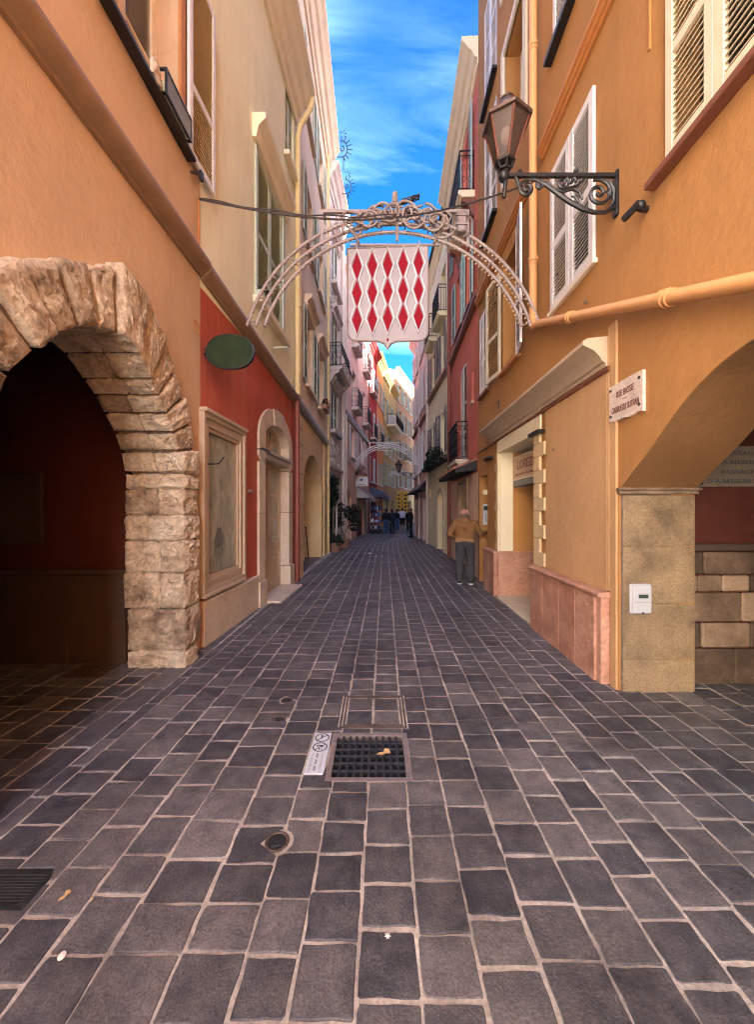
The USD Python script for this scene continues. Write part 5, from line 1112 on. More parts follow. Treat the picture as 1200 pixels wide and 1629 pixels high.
f += [[18, 18 + i, 19 + i] for i in range(1, 5)] + [[0, i + 1, i] for i in range(1, 5)]
T.part('lantern_roof', (v, np.array(f)), 'cu_roof')
top = LC + lean * (.66 / .8)
mb = MB(); mb.lathe([(KR * a, KZ * b) for a, b in [(.128, .66), (.132, .68), (.125, .70), (.105, .735), (.075, .765), (.06, .772), (.06, .79), (.072, .80), (.072, .815), (.05, .835), (.02, .845), (0, .846)]], LC + lean * .85, 18); T.part('dome_cap', mb, 'cu_roof', smooth=40)
mb = MB(); mb.lathe([(a, KZ * b) for a, b in [(0, .50), (.03, .50), (.045, .47), (.05, .42), (.035, .36), (0, .34)]], LC + lean * .5, 12); T.part('lamp_bulb', mb, 'white', smooth=40)
mb = MB()
for i in range(6):
    p = (rt[i] + rt[(i + 1) % 6]) / 2 if False else rt[i]; mb.tube([p + V(0, 0, -.19) + (p - LC) * V(.1, .1, 0) * 0 + (rb[i] - rt[i]) * 0, p], .004, 4) if False else None
    mb.tube([rt[i], rt[(i + 1) % 6]], .012, 5)
T.part('top_frame', mb, 'black')

# ------------------------------------------------------------------ right 2: red house
y2 = R2.uy
h2 = [(y2(9.65), y2(10.35), 6.85, 8.6), (y2(11.0), y2(11.95), 6.95, 8.7), (y2(9.75), y2(10.9), 9.42, 11.6), (y2(11.6), y2(12.5), 9.42, 11.4), (y2(10.35), y2(11.3), 2.98, 5.65), (y2(9.45), y2(9.62), 4.3, 5.1), (y2(12.2), y2(12.35), 4.2, 4.9), (y2(10.2), y2(11.7), -.1, 2.35)]
B = building('red_house', 'brick red house with two iron balconies beyond the orange house', R2, 11.9, 'red_r', h2, split=(2.5, 'pinkbrown'))
cornice(B, R2, 0, R2.L, 12.45, 'cream_trim', .6, .42)
mb = MB(R2); mb.mould(0, R2.L, [(0, 6.45), (.06, 6.46), (.12, 6.54), (.12, 6.62), (0, 6.64)]); B.part('string_course', mb, 'red_trim')
for k, (a, b, c, d) in enumerate(h2[:5]):
    window(B, R2, a, b, c, d, m='white', rows=4 if k == 4 else 3)
    if k < 2: sill(B, R2, a - .08, b + .08, c, 'red_trim')
    if k < 4: shutter(B, R2, a - .02, -.45, c, d, .03, 5, 'tealshut', 'tealshut'); shutter(B, R2, b + .02, .45, c, d, .03, 5, 'tealshut', 'tealshut')
    else: shutter(B, R2, a + .02, .46, c, d, -.05, 3, 'white', 'greenpaint', mids=(.3, .6)); shutter(B, R2, b - .02, -.46, c, d, -.05, 3, 'white', 'greenpaint', mids=(.3, .6))
for a, b, c, d in h2[5:7]: sill(B, R2, a - .05, b + .05, c, 'pinkbrown', .06, .05); mb = MB(R2); mb.box(a, b, -.29, -.26, c, d); B.part('slot_backing', mb, 'dark')
balcony(B, R2, y2(9.3), y2(11.4), 9.40, .40, .98, 'cream_trim', 'black', True, True, .12, under='red_trim')
balcony(B, R2, y2(10.1), y2(11.6), 2.96, .34, 1.0, 'limestone', 'black', False, True, .10)
pipe(B, R2, y2(12.95), .1, 0, 11.6, .055, 'redpipe', (4, 8, 11)); mb = MB(R2); mb.lathe([(.055, 10.9), (.12, 11.05), (.12, 11.25), (.09, 11.3)], (y2(12.95), .12, 0), 10); B.part('rain_hopper', mb, 'redpipe')
mb = MB(R2); mb.box(y2(10.2), y2(11.7), -.29, -.22, 0, 2.35); B.part('door', mb, 'browndoor')
mb = MB(R2); mb.box(y2(10.2), y2(10.32), -.2, .03, 0, 2.42); mb.box(y2(11.58), y2(11.7), -.2, .03, 0, 2.42); mb.box(y2(10.2), y2(11.7), -.2, .04, 2.36, 2.46); B.part('door_surround', mb, 'blockstone')
# tiled canopy: each tile a part
ca, cb = y2(9.05), y2(12.3)
mb = MB(R2); mb.hexa([(ca, 0, 2.56), (cb, 0, 2.56), (cb, .52, 2.50), (ca, .52, 2.50), (ca, 0, 2.80), (cb, 0, 2.80), (cb, .52, 2.58), (ca, .52, 2.58)]); cp = B.part('canopy', mb, 'awning_dark')
k = 16
for i in range(k):
    u = ca + (cb - ca) * (i + .5) / k; pr = [(math.cos(t) * .085, math.sin(t) * .06) for t in np.linspace(0, PI, 6)]
    v, f = [], []
    for (n_, z_) in ((-.0, 2.80), (.56, 2.58)): v += [(u + a, n_, z_ + b) for a, b in pr]
    for j in range(5): f += [[j, j + 1, 7 + j], [j, 7 + j, 6 + j]]
    f += [[0, i_, i_ + 1] for i_ in range(1, 5)] + [[6, 7 + i_, 6 + i_] for i_ in range(1, 5)]
    B.part('roof_tile', MB(R2).raw(v, f), 'tile', parent=cp)

# ------------------------------------------------------------------ right 3: pale yellow house
y3r = R3.uy
h3 = [(y3r(14.2), y3r(15.2), 3.75, 5.4), (y3r(16.6), y3r(17.3), 3.75, 5.3), (y3r(14.3), y3r(15.1), 6.95, 8.5), (y3r(16.4), y3r(17.3), 6.95, 8.5), (y3r(14.3), y3r(15.2), 8.95, 10.9), (y3r(16.4), y3r(17.3), 8.95, 10.9), (y3r(17.7), y3r(18.05), 2.2, 2.6)]
d3 = Polygon([(y3r(14.6), -.1), (y3r(15.9), -.1)] + [(y3r(15.25) + .65 * math.cos(t), 1.95 + .45 * math.sin(t)) for t in np.linspace(0, PI, 11)])
B = building('pale_yellow_house', 'pale yellow house with slate shutters and planted ledge', R3, 11.9, 'sand', h3 + [d3], depth=6.5)
mb = MB(R3); mb.mould(0, R3.L, [(0, 6.6), (.06, 6.62), (.13, 6.72), (.13, 6.8), (0, 6.82)]); B.part('string_course', mb, 'brown_trim')
mb = MB(R3); mb.mould(0, R3.L, [(0, 3.4), (.2, 3.42), (.34, 3.48), (.34, 3.54), (0, 3.58)]); B.part('plant_ledge', mb, 'tiledark')
cornice(B, R3, 0, R3.L, 12.2, 'sand', .4, .22); mb = MB(R3); mb.hexa([(0, -2, 12.22), (R3.L, -2, 12.22), (R3.L, .32, 12.22), (0, .32, 12.22), (0, -2, 12.6), (R3.L, -2, 12.6), (R3.L, .30, 12.27), (0, .30, 12.27)]); B.part('eave_tiles', mb, 'tiledark')
for k, (a, b, c, d) in enumerate(h3[:6]):
    window(B, R3, a, b, c, d, m='creampaint', rows=3); mm = 'purple' if k < 4 else 'sand'
    if k < 4: shutter(B, R3, a - .02, -.5, c, d, .03, 8, mm, mm); shutter(B, R3, b + .02, .5, c, d, .03, 8, mm, mm)
    else: balcony(B, R3, a - .25, b + .25, c - .02, .34, 1.0, 'sand', 'black', False, False, .09)
mb = MB(R3); mb.box(y3r(14.6), y3r(15.9), -.29, -.2, 0, 2.4); B.part('door', mb, 'pinkbrown')
mb = MB(R3); mb.poly(d3.buffer(.14).difference(d3).intersection(rect(-5, 30, -.05, 5)), -.02, .05); B.part('door_surround', mb, 'limestone')
pipe(B, R3, y3r(18.2), .1, 0, 11.8, .06, 'pinkpipe', (3.6, 7.0, 10.0))
mb = MB(); mb.box(3.05, 6.0, 14.6, 16.6, 11.9, 16.9); B.part('roof_storey', mb, 'yellow'); mb = MB(); mb.box(2.95, 6.1, 14.5, 16.7, 16.9, 17.1); B.part('roof_storey_eave', mb, 'yellow')
T = Thing('ledge_plants', 'bushy green plants hanging over the pale yellow house ledge', 'plants', R3.P([(y3r(15.5), .3, 3.55)])[0])
mb = MB()
for k, (yy, hz) in enumerate(((14.3, .3), (14.9, .35), (15.5, .5), (16.1, .55), (16.7, .4))): leaves(mb, R3.P([(y3r(yy), .26, 3.6 + hz * .4)])[0], (.24, .36, hz), 130, .13, 20 + k, drop=.25)
T.part('foliage', mb, 'leaf2')
mb = MB(R3); mb.box(y3r(14.1), y3r(16.9), .1, .30, 3.545, 3.62, .01); T.part('trough', mb, 'terracotta')

# ------------------------------------------------------------------ right 4 and 5
wn = grid((18.9, 20.4, 22.0, 23.6), ((3.7, 5.7), (6.9, 8.9), (9.8, 11.4)), .85)
B = far_house('mauve_house', 'mauve pink house with grey shutters beyond the pale yellow house', R4, 11.9, 'mauve', wn + [(19.3, 20.2, -.1, 2.2), (21.5, 22.3, -.1, 2.2), (23.6, 24.4, -.1, 2.2)], shut=('white', 'white'), proj=.35)
mb = MB(R4); mb.mould(0, R4.L, [(0, 6.2), (.06, 6.22), (.12, 6.3), (.12, 6.4), (0, 6.42)]); B.part('string_course', mb, 'red_trim')
pipe(B, R4, R4.uy(21.4), .08, 0, 11.8, .05, 'pinkpipe', (3, 7))
for k, (a, b) in enumerate(((18.7, 21.2), (21.7, 24.6))):
    awning('shop_awning', 'dark sloping awning on the mauve house, ' + ('nearer one' if k == 0 else 'farther one'), R4, R4.uy(a), R4.uy(b), 2.62, 3.1, .5, 'awning_dark', False, .08)
for a in (19.3, 21.5, 23.6): mb = MB(R4); mb.box(R4.uy(a), R4.uy(a + .85), -.29, -.22, 0, 2.2); B.part('door', mb, 'pinkwhite')
B = far_house('grey_pink_house', 'far right house with grey green shutters where the street bends', R5, 15.0, 'mauve', grid((25.6, 27.4, 29.2), ((3.7, 5.7), (6.9, 8.9)), 1.0) + [(26, 27.5, -.1, 2.3)], shut=('greyshut', 'greyshut'))  # hidden from view; height set to shade the houses across the bend

# ------------------------------------------------------------------ light arch over the street
def light_arch(T, full=True, mm='archmetal', tr=.023):
    Rr = 2.05; zc = 3.52
    for k, dr_ in enumerate((0, -.115, -.225)):
        r = Rr + dr_; a0 = math.asin(max(-1, (4.08 - zc) / r)); pts = [(r * math.cos(a), 0, zc + r * math.sin(a)) for a in np.linspace(a0, PI - a0, 61)]
        mb = MB(); mb.tube(pts, tr, 8); T.part('arch_rail', mb, mm, smooth=60)
        mb = MB(); bl = MB()
        for a in np.linspace(a0 + .03, PI - a0 - .03, 76):
            p, q = V(r * math.cos(a), -.004, zc + r * math.sin(a)), V((r - .045) * math.cos(a), -.012, zc + (r - .045) * math.sin(a))
            mb.tube([p, q], .0085, 4)
            if a < 1.0: bl.sphere(q, .012, 0)
        T.part('bulb_holders', mb, mm, kind='stuff')
        if bl.n: T.part('bulbs', bl, 'bulb', kind='stuff')
    mb = MB()
    for a in np.linspace(.32, PI - .32, 16):
        mb.tube([((Rr) * math.cos(a), .01, zc + Rr * math.sin(a)), ((Rr - .225) * math.cos(a), .01, zc + (Rr - .225) * math.sin(a))], .008, 4)
    T.part('spacers', mb, mm, kind='stuff')
    mb = MB()
    mb.box(-.98, 1.02, -.02, .02, 5.60, 5.64); mb.box(-.98, -.94, -.02, .02, 5.18, 5.60); mb.box(.98, 1.02, -.02, .02, 5.14, 5.60); mb.box(-.58, .62, -.012, .012, 5.16, 5.185); T.part('top_frame', mb, mm)
    for x in (-.62, -.60): pass
AY = 5.15
T = Thing('light_arch', 'Christmas light arch spanning the street above the lozenge shield', 'light arch', (.22, AY, 0))
T.base = V(0, 0, 0); light_arch(T)
# crown of curled tubes on the arch
r = random.Random(3)
for i in range(13):
    cx, cz = -.52 + i * .097, 5.43 + .09 * math.cos((i - 6) * .32) + r.uniform(-.05, .07); sg = 1 if i % 2 else -1
    mb = MB(); sp = spiral((cx, cz), r.uniform(.13, .19), r.uniform(1.0, 1.6), r.uniform(0, 6), sg, 34, .05); mb.tube([(a, -.045 - .03 * (i % 3) + .02 * math.sin(j * .4), b) for j, (a, b) in enumerate(sp)], .017, 6)
    T.part('crown_loop', mb, 'archmetal', smooth=60)
for sg in (-1, 1):
    pts = [(sg * x, z) for x, z in ((.50, 5.17), (.56, 5.30), (.68, 5.42), (.74, 5.53), (.66, 5.60), (.52, 5.57), (.44, 5.48), (.50, 5.40), (.60, 5.36))]
    mb = MB(); mb.tube([(a + .04, -.04, b) for a, b in pts], .017, 6); T.part('crown_horn', mb, 'archmetal', smooth=60)
mb = MB(); mb.tube([(-.52 + 1.12 * t, -.05, 5.33 + .10 * math.sin(t * PI)) for t in np.linspace(0, 1, 16)], .02, 6); mb.tube([(-.5 + 1.08 * t, -.05, 5.50 + .10 * math.sin(t * PI)) for t in np.linspace(0, 1, 16)], .014, 6); T.part('crown_band', mb, 'archmetal', smooth=60)
mb = MB(); mb.tube([(.05, -.04, 5.2), (.05, -.04, 5.72)], .022, 6); mb.tube([(-.03, -.04, 5.66), (.13, -.04, 5.66)], .016, 6); mb.lathe([(0, 5.70), (.035, 5.71), (.042, 5.76), (.035, 5.84), (.0, 5.85)], (.02, -.04, 0), 8); T.part('crown_finial', mb, 'archmetal', smooth=40)
mb = MB(); 
for i in range(7): mb.tube([(.10 + .25 * t, -.05 + .03 * math.sin(i + t * 5), 5.70 + .09 * t + .02 * math.sin(i * 1.7 + t * 6)) for t in np.linspace(0, 1, 9)], .009, 4)
T.part('cable_bundle', mb, 'wire')
mb = MB(); mb.box(.84, .97, -.09, .02, 5.30, 5.58, .015); mb.box(.83, .98, -.10, -.09, 5.50, 5.53); mb.box(.83, .98, -.10, -.09, 5.38, 5.41); mb.tube([(.98, -.05, 5.55), (1.04, -.06, 5.48), (1.03, -.06, 5.32), (.93, -.06, 5.24)], .012, 5); T.part('transformer_box', mb, 'steel')
T2 = T.path
def arch_copy(label, loc, s, rot=0):
    p = numbered('/World', 'light_arch'); x = UsdGeom.Xform.Define(stage, p); x.AddTranslateOp().Set(Gf.Vec3d(*loc)); x.AddRotateZOp().Set(rot); x.AddScaleOp().Set(Gf.Vec3f(s, s, s))
    x.GetPrim().GetReferences().AddInternalReference('/World/light_arch'); x.GetPrim().SetInstanceable(True); setdata(x.GetPrim(), label=label, category='light arch'); return x
plain = Thing('plain_light_arch', 'pale light arch with bare rails crossing the street farther down, middle one of three', 'light arch', (.55, 21.5, -.22), 'plain light arches down the street'); plain.base = V(0, 0, 0); light_arch(plain, True, 'white', .028)
p = numbered('/World', 'plain_light_arch'); x = UsdGeom.Xform.Define(stage, p); x.AddTranslateOp().Set(Gf.Vec3d(2.0, 37.5, -.2)); x.GetPrim().GetReferences().AddInternalReference('/World/plain_light_arch'); x.GetPrim().SetInstanceable(True)
setdata(x.GetPrim(), label='farthest light arch, small and pink grey, near the bend of the street', category='light arch', group='plain light arches down the street')

# shield with lozenges
T = Thing('lozenge_shield', 'hanging shield panel with three rows of crimson lozenges', 'shield', (.14, AY, 3.75))
FS = Local((.145, AY - .01, 0), (1, 0, 0), (0, -1, 0), (0, 0, 1))
hw, zt, zb_ = .54, 5.14, 3.92
out = [(-hw, zt - .02), (hw, zt + .02), (hw, zb_ + .06)] + [(hw - .12 + .12 * math.cos(t), zb_ + .08 + .12 * math.sin(t)) for t in np.linspace(0, -PI / 2, 6)] + [(.12, zb_ - .05), (.05, zb_ - .075), (0, zb_ - .15), (-.05, zb_ - .075), (-.12, zb_ - .05)] + [(-hw + .12 + .12 * math.cos(t), zb_ + .08 + .12 * math.sin(t)) for t in np.linspace(-PI / 2, -PI, 6)] + [(-hw, zb_ + .1)]
pg = Polygon(out).buffer(0)
mb = MB(FS); mb.poly(pg, -.015, .0); T.part('panel', mb, 'panel')
mb = MB(FS); co = list(pg.exterior.coords); mb.tube([(a, .0, b) for a, b in co], .014, 6); T.part('rim', mb, 'archmetal', smooth=60)
for i in range(5):
    cx = -.415 + i * .207; col = []
    for j in range(3):
        cz = 4.90 - j * .36 + .012 * (i - 2)
        lz = [(cx, cz + .18), (cx + .062, cz), (cx, cz - .18), (cx - .062, cz)]
        mb = MB(FS); mb.poly(Polygon(lz), .001, .012); T.part('lozenge', mb, 'lozenge')
    zt_, zb2 = 5.08 + .012 * (i - 2), 4.00 + .012 * (i - 2)
    right = [(cx, zt_ + .045)]
    for j in range(3):
        cz = 4.90 - j * .36 + .012 * (i - 2); right += [(cx + .085, cz)]
        if j < 2: right += [(cx + .03, cz - .18)]
    pts = right + [(cx, zb2 - .045)] + [(2 * cx - a, b) for a, b in right[:0:-1]]
    mb = MB(FS); mb.tube([(a, .02, b) for a, b in pts], .011, 6, closed=True); T.part('outline_tube', mb, 'ledtube', smooth=60)
mb = MB(FS); mb.poly(Polygon([(0, zb_ + .0), (.016, zb_ - .03), (0, zb_ - .06), (-.016, zb_ - .03)]), .001, .01); T.part('lozenge', mb, 'lozenge')
for xx in (-.42, .42): mb = MB(FS); mb.cyl((xx, .0, zt - .03), (xx, .0, 5.22), .012, 6); mb.sphere((xx, 0, zt + .01), .02, 1); T.part('hanger', mb, 'archmetal')
# cable
single('overhead_cable', 'dark sagging cable strung across the street above the light arch', 'cable', MB().tube([(-2.05 + 4.2 * t, 4.40 + .75 * t, 5.18 + .75 * t - .62 * math.sin(PI * t) * .55 + .10 * t * t) for t in np.linspace(0, 1, 30)], .012, 5).tube([(-2.05 + 4.2 * t, 4.40 + .75 * t, 5.19 + .75 * t - .62 * math.sin(PI * t) * .5 + .10 * t * t + .012 * math.sin(t * 40)) for t in np.linspace(0, .55, 30)], .008, 5), 'wire')
# star hoops on the ochre roof
for k, (yy, zz) in enumerate(((13.6, 14.45), (15.6, 14.8))):
    T = Thing('roof_star', 'thin wire sun ornament sticking out from the left eave, ' + ('higher one' if k == 0 else 'lower one'), 'ornament', (-1.4, yy, zz - .5))
    FS = Local((-1.26, yy, zz), (.68, 0, 0), (0, -.68, 0), (0, 0, .68)); mb = MB(FS)
    mb.tube([(.30 * math.cos(t), 0, .42 * math.sin(t)) for t in np.linspace(-PI * .5, PI * .55, 20)], .016, 5); sp = spiral((.0, .0), .16, 1.0, 1.4, -1, 20, .04); mb.tube([(a, 0, b) for a, b in sp], .016, 5); mb.cyl((-.25, 0, -.42), (.02, 0, -.42), .016, 5); mb.cyl((.1, 0, -.42), (.1, 0, -1.1), .016, 5); T.part('hoop', mb, 'black')
    mb = MB(FS)
    for a in np.linspace(-PI * .4, PI * .5, 8): mb.tube([(.31 * math.cos(a), 0, .43 * math.sin(a)), (.56 * math.cos(a), 0, .66 * math.sin(a))], .014, 4)
    for a in np.linspace(-.5, 2.2, 4): mb.tube([(.06 + .1 * math.cos(a), 0, .62 + .12 * math.sin(a) + .12), (.06 + .22 * math.cos(a), 0, .74 + .24 * math.sin(a))], .014, 4)
    T.part('rays', mb, 'black', kind='stuff')

# far lantern
T = Thing('far_street_lantern', 'small black lantern on a bracket beneath the farther light arch', 'street lamp', (2.4, 24.0, 3.6))
FL2 = Local((2.42, 24.0, 3.95), (-1, 0, 0), (0, -1, 0), (0, 0, 1))
mb = MB(FL2); mb.box(0, 1.05, -.02, .02, -.02, .02); mb.box(0, .03, -.03, .03, -.45, .05); mb.tube([(.03, 0, -.4), (.3, 0, -.35), (.7, 0, -.08), (.9, 0, -.03)], .02, 5); T.part('bracket', mb, 'black')
mb = MB(FL2); mb.tube([(a, 0, b) for a, b in spiral((.25, -.15), .13, 1.5, 1, 1, 24, .02)], .016, 5); mb.tube([(a, 0, b) for a, b in spiral((.72, -.13), .09, 1.5, 2, -1, 24, .02)], .016, 5); T.part('scroll', mb, 'black')
mb = MB(); o = V(1.37, 24.0, 3.95)
mb.lathe([(.06, .03), (.09, .08), (.1, .1)], o, 6); mb.lathe([(.24, .5), (.25, .54), (.12, .68), (.05, .74), (.06, .78), (0, .84)], o, 6); T.part('lantern_roof', mb, 'black')
mb = MB(); mb.lathe([(.095, .1), (.21, .5)], o, 6); T.part('lantern_glass', mb, 'lampglass')

# ------------------------------------------------------------------ ground fittings
T = Thing('drain_grate', 'large square cast iron drain grate in the middle of the street', 'drain', ((GR[0] + GR[1]) / 2, (GR[2] + GR[3]) / 2, 0), 'drain grates in the paving')
a, b, c, d = GR
mb = MB(); mb.polyz(sbox(a - .008, c - .008, b + .008, d + .008).difference(sbox(a + .022, c + .022, b - .022, d - .022)), -.04, .001); T.part('grate_frame', mb, 'steel')
mb = MB()
nx = 10
for i in range(1, nx): x = a + .02 + (b - a - .04) * i / nx; mb.box(x - .009, x + .009, c + .022, d - .022, -.04, -.004, .002)
for j in range(1, 6):
    y = c + .02 + (d - c - .04) * j / 6; mb.box(a + .022, b - .022, y - .011, y + .011, -.045, -.0045, .002)
T.part('grate_bars', mb, 'iron')
mb = MB()
for j in range(6):
    y = c + .02 + (d - c - .04) * (j + .5) / 6
    for i in range(nx):
        if (i + j) % 2: x = a + .02 + (b - a - .04) * (i + .5) / nx; mb.box(x - .005, x + .005, y - .02, y + .02, -.09, -.05)
T.part('lower_lugs', mb, 'iron')
leafm = MB(); pts = [(.0, 0), (.022, .016), (.05, .014), (.062, .028), (.088, .026), (.094, .006), (.086, -.012), (.06, -.022), (.03, -.02), (.01, -.012)]
def flat_leaf(name, label, pos, sc, rot, m, pts=pts, curl=.012):
    n = len(pts); c_, s_ = math.cos(rot), math.sin(rot); P = np.array(pts) - np.mean(pts, 0)
    top = [((x * c_ - y * s_) * sc + pos[0], (x * s_ + y * c_) * sc + pos[1], pos[2] + curl * sc * (abs(y) / .02 + math.sin(x * 90) * .4) + .002) for x, y in P]
    v = top + [(pos[0], pos[1], pos[2] + .004)] + [(x, y, z - .0015) for x, y, z in top] + [(pos[0], pos[1], pos[2] + .0025)]
    f = [[i, (i + 1) % n, n] for i in range(n)] + [[n + 1 + (i + 1) % n, n + 1 + i, 2 * n + 1] for i in range(n)] + [q for i in range(n) for q in ([i, n + 1 + i, n + 1 + (i + 1) % n], [i, n + 1 + (i + 1) % n, (i + 1) % n])]
    single(name, label, 'leaf' if 'leaf' in name else 'dropping', (np.array(v), np.array(f)), m, base=pos, smooth=True, group='fallen leaves on the paving' if 'leaf' in name else 'white droppings on the paving')
flat_leaf('fallen_leaf', 'dry yellow leaf lying on the drain grate', (.045, 2.51, .0), 1.05, .2, 'deadleaf')
flat_leaf('fallen_leaf', 'larger yellow leaf on the dark stones at the lower left', (-1.29, 1.58, .005), .5, 1.0, 'deadleaf')
flat_leaf('fallen_leaf', 'tiny yellow leaf right of the larger one at the lower left', (-1.17, 1.565, .005), .22, 1.3, 'deadleaf')
star = [(.03 * (1 if i % 2 else .45) * math.cos(i * PI / 7), .03 * (1 if i % 2 else .5) * math.sin(i * PI / 7)) for i in range(14)]
flat_leaf('bird_dropping', 'white splash on the dark stone at bottom centre', (.04, 1.435, .004), .45, .3, 'splat', star, .0)
flat_leaf('bird_dropping', 'pale round spot on a stone in the lower left corner', (-1.13, 1.37, .004), .42, .3, 'splat', [(.03 * math.cos(t), .038 * math.sin(t)) for t in np.linspace(0, 2 * PI, 12, endpoint=False)], .0)
# warning plate beside the grate
T = Thing('warning_plate', 'pale blue enamel plate with two round pictograms beside the grate', 'plate', ((PLATE[0] + PLATE[1]) / 2, 2.53, 0))
a, b, c, d = PLATE; mb = MB(); mb.box(a, b, c, d, -.02, .003, .002); T.part('plate', mb, 'plate')
mb = MB(); xm = (a + b) / 2
for yc in (d - .062, d - .168):
    mb.polyz(Point(xm, yc).buffer(.05, 16).difference(Point(xm, yc).buffer(.042, 16)), .0032, .0038)
    dg = Polygon([(xm - .036, yc - .03), (xm - .031, yc - .034), (xm + .036, yc + .03), (xm + .031, yc + .034)]); mb.polyz(dg, .0032, .0039)
y0 = d - .062; mb.polyz(Point(xm - .004, y0 + .026).buffer(.007), .0032, .0037); mb.polyz(Polygon([(xm - .010, y0 + .02), (xm + .004, y0 + .02), (xm + .002, y0 - .005), (xm - .008, y0 - .005)]), .0032, .0037); mb.polyz(Polygon([(xm - .03, y0 - .022), (xm - .006, y0 - .004), (xm, y0 - .008), (xm - .024, y0 - .026)]), .0032, .0037)
y0 = d - .168; mb.polyz(Polygon([(xm - .026, y0 + .018), (xm + .014, y0 + .022), (xm + .02, y0 - .004), (xm + .012, y0 - .004), (xm + .006, y0 + .01), (xm - .026, y0 + .008)]), .0032, .0037)
for q in ((xm + .028, y0 + .002), (xm - .004, y0 - .016), (xm + .010, y0 - .012), (xm - .002, y0 - .028), (xm + .014, y0 - .026)): mb.polyz(Point(*q).buffer(.004, 4), .0032, .0037)
for i in range(3):
    pts = [(xm - .004 + .006 * (1 if k % 2 else -1), d - .235 - i * .062 - k * .009) for k in range(6)]
    mb.tube([(x_, y_, .0035) for x_, y_ in pts], .0022, 4)
T.part('pictograms', mb, 'ink')
FT = Local((0, 0, .0032), (0, -1, 0), (1, 0, 0), (0, 0, 1))
mb = MB()
for s, xx in (('LA MER COMMENCE ICI', xm + .022), ('THE SEA BEGINS HERE', xm - .042)):
    try:
        m_ = meshkit.text_mesh(s, .014, .0005); v = np.asarray(m_.vertices); v[:, 0] *= .19 / v[:, 0].max()
        mb.add(np.stack([xx + v[:, 1], d - .23 - v[:, 0], .0032 + v[:, 2]], 1), m_.faces)
    except Exception: pass
if mb.n: T.part('lettering', mb, 'inkpale', kind='stuff')
# paved inspection cover
T = Thing('inspection_cover', 'square inspection cover filled with four paving stones behind the grate', 'manhole cover', ((COVER[0] + COVER[1]) / 2, 3.06, 0))
a, b, c, d = COVER; mb = MB()
for o, w_ in ((0, .012), (.026, .010)): mb.polyz(sbox(a + o, c + o, b - o, d - o).difference(sbox(a + o + w_, c + o + w_, b - o - w_, d - o - w_)), -.03, .002)
T.part('steel_frame', mb, 'rust')
xm, ym = (a + b) / 2, (c + d) / 2
for i in range(2):
    for j in range(2):
        x0, x1 = (a + .05, xm - .01) if i == 0 else (xm + .01, b - .05); y0, y1 = (c + .05, ym - .008) if j == 0 else (ym + .008, d - .05)
        T.part('paving_stone', paver(Polygon([(x0, y0), (x1, y0), (x1, y1), (x0, y1)]), .0), 'paver', smooth=50)
mb = MB()
for y in (c + .03, d - .03):
    mb.box(xm - .05, xm + .05, y - .014, y + .014, -.01, .003, .002)
T.part('lifting_lug', mb, 'rust')
for k, (x, y, r) in enumerate(CAPS):
    T = Thing('valve_cap', ('rusty round valve cap nearest the camera, set in a square of mortar', 'round valve cap left of the warning plate, nearer of two', 'round valve cap left of the paved cover, farther of two')[k], 'valve cap', (x, y, 0), 'valve caps in the paving')
    mb = MB(); mb.lathe([(r, -.02), (r, .001), (r - .006, .003), (r - .010, .001), (r - .012, -.004), (0, -.004)], (x, y, 0), 20); T.part('rim', mb, 'rust', smooth=30)
    mb = MB(); mb.lathe([(r - .013, -.01), (r - .014, -.001), (r * .5, .0), (r * .45, .003), (0, .003)], (x, y, 0), 16); mb.box(x - .016, x - .004, y - .008, y + .008, .003, .005); mb.box(x + .004, x + .016, y - .008, y + .008, .003, .005); T.part('lid', mb, 'iron', smooth=30)
def slot_grate(name, label, q, n, m='iron', across=True):
    a, b, c, d = q; T = Thing(name, label, 'drain', ((a + b) / 2, (c + d) / 2, 0), 'drain grates in the paving')
    mb = MB(); mb.polyz(sbox(a - .006, c - .006, b + .006, d + .006).difference(sbox(a + .018, c + .018, b - .018, d - .018)), -.03, .001); T.part('grate_frame', mb, m)
    mb = MB()
    for i in range(1, n): y = c + (d - c) * i / n; mb.box(a + .018, b - .018, y - .007, y + .007, -.03, -.002, .002)
    for i in range(1, 5): x = a + (b - a) * i / 5; mb.box(x - .006, x + .006, c + .018, d - .018, -.034, -.006)
    T.part('grate_bars', mb, m)
slot_grate('drain_grate', 'fine black drain grate at the left edge of the picture', GRL, 12)
slot_grate('drain_grate', 'slotted metal drain grate on the floor inside the left archway', GRP, 7, 'rust')
slot_grate('drain_grate', 'distant drain grate across the middle of the street', GRF, 6)
single('drain_plate', 'small pale plate beside the distant drain grate', 'plate', MB().box(-.32, -.215, 14.1, 14.45, -.01, .004, .002), 'plate')

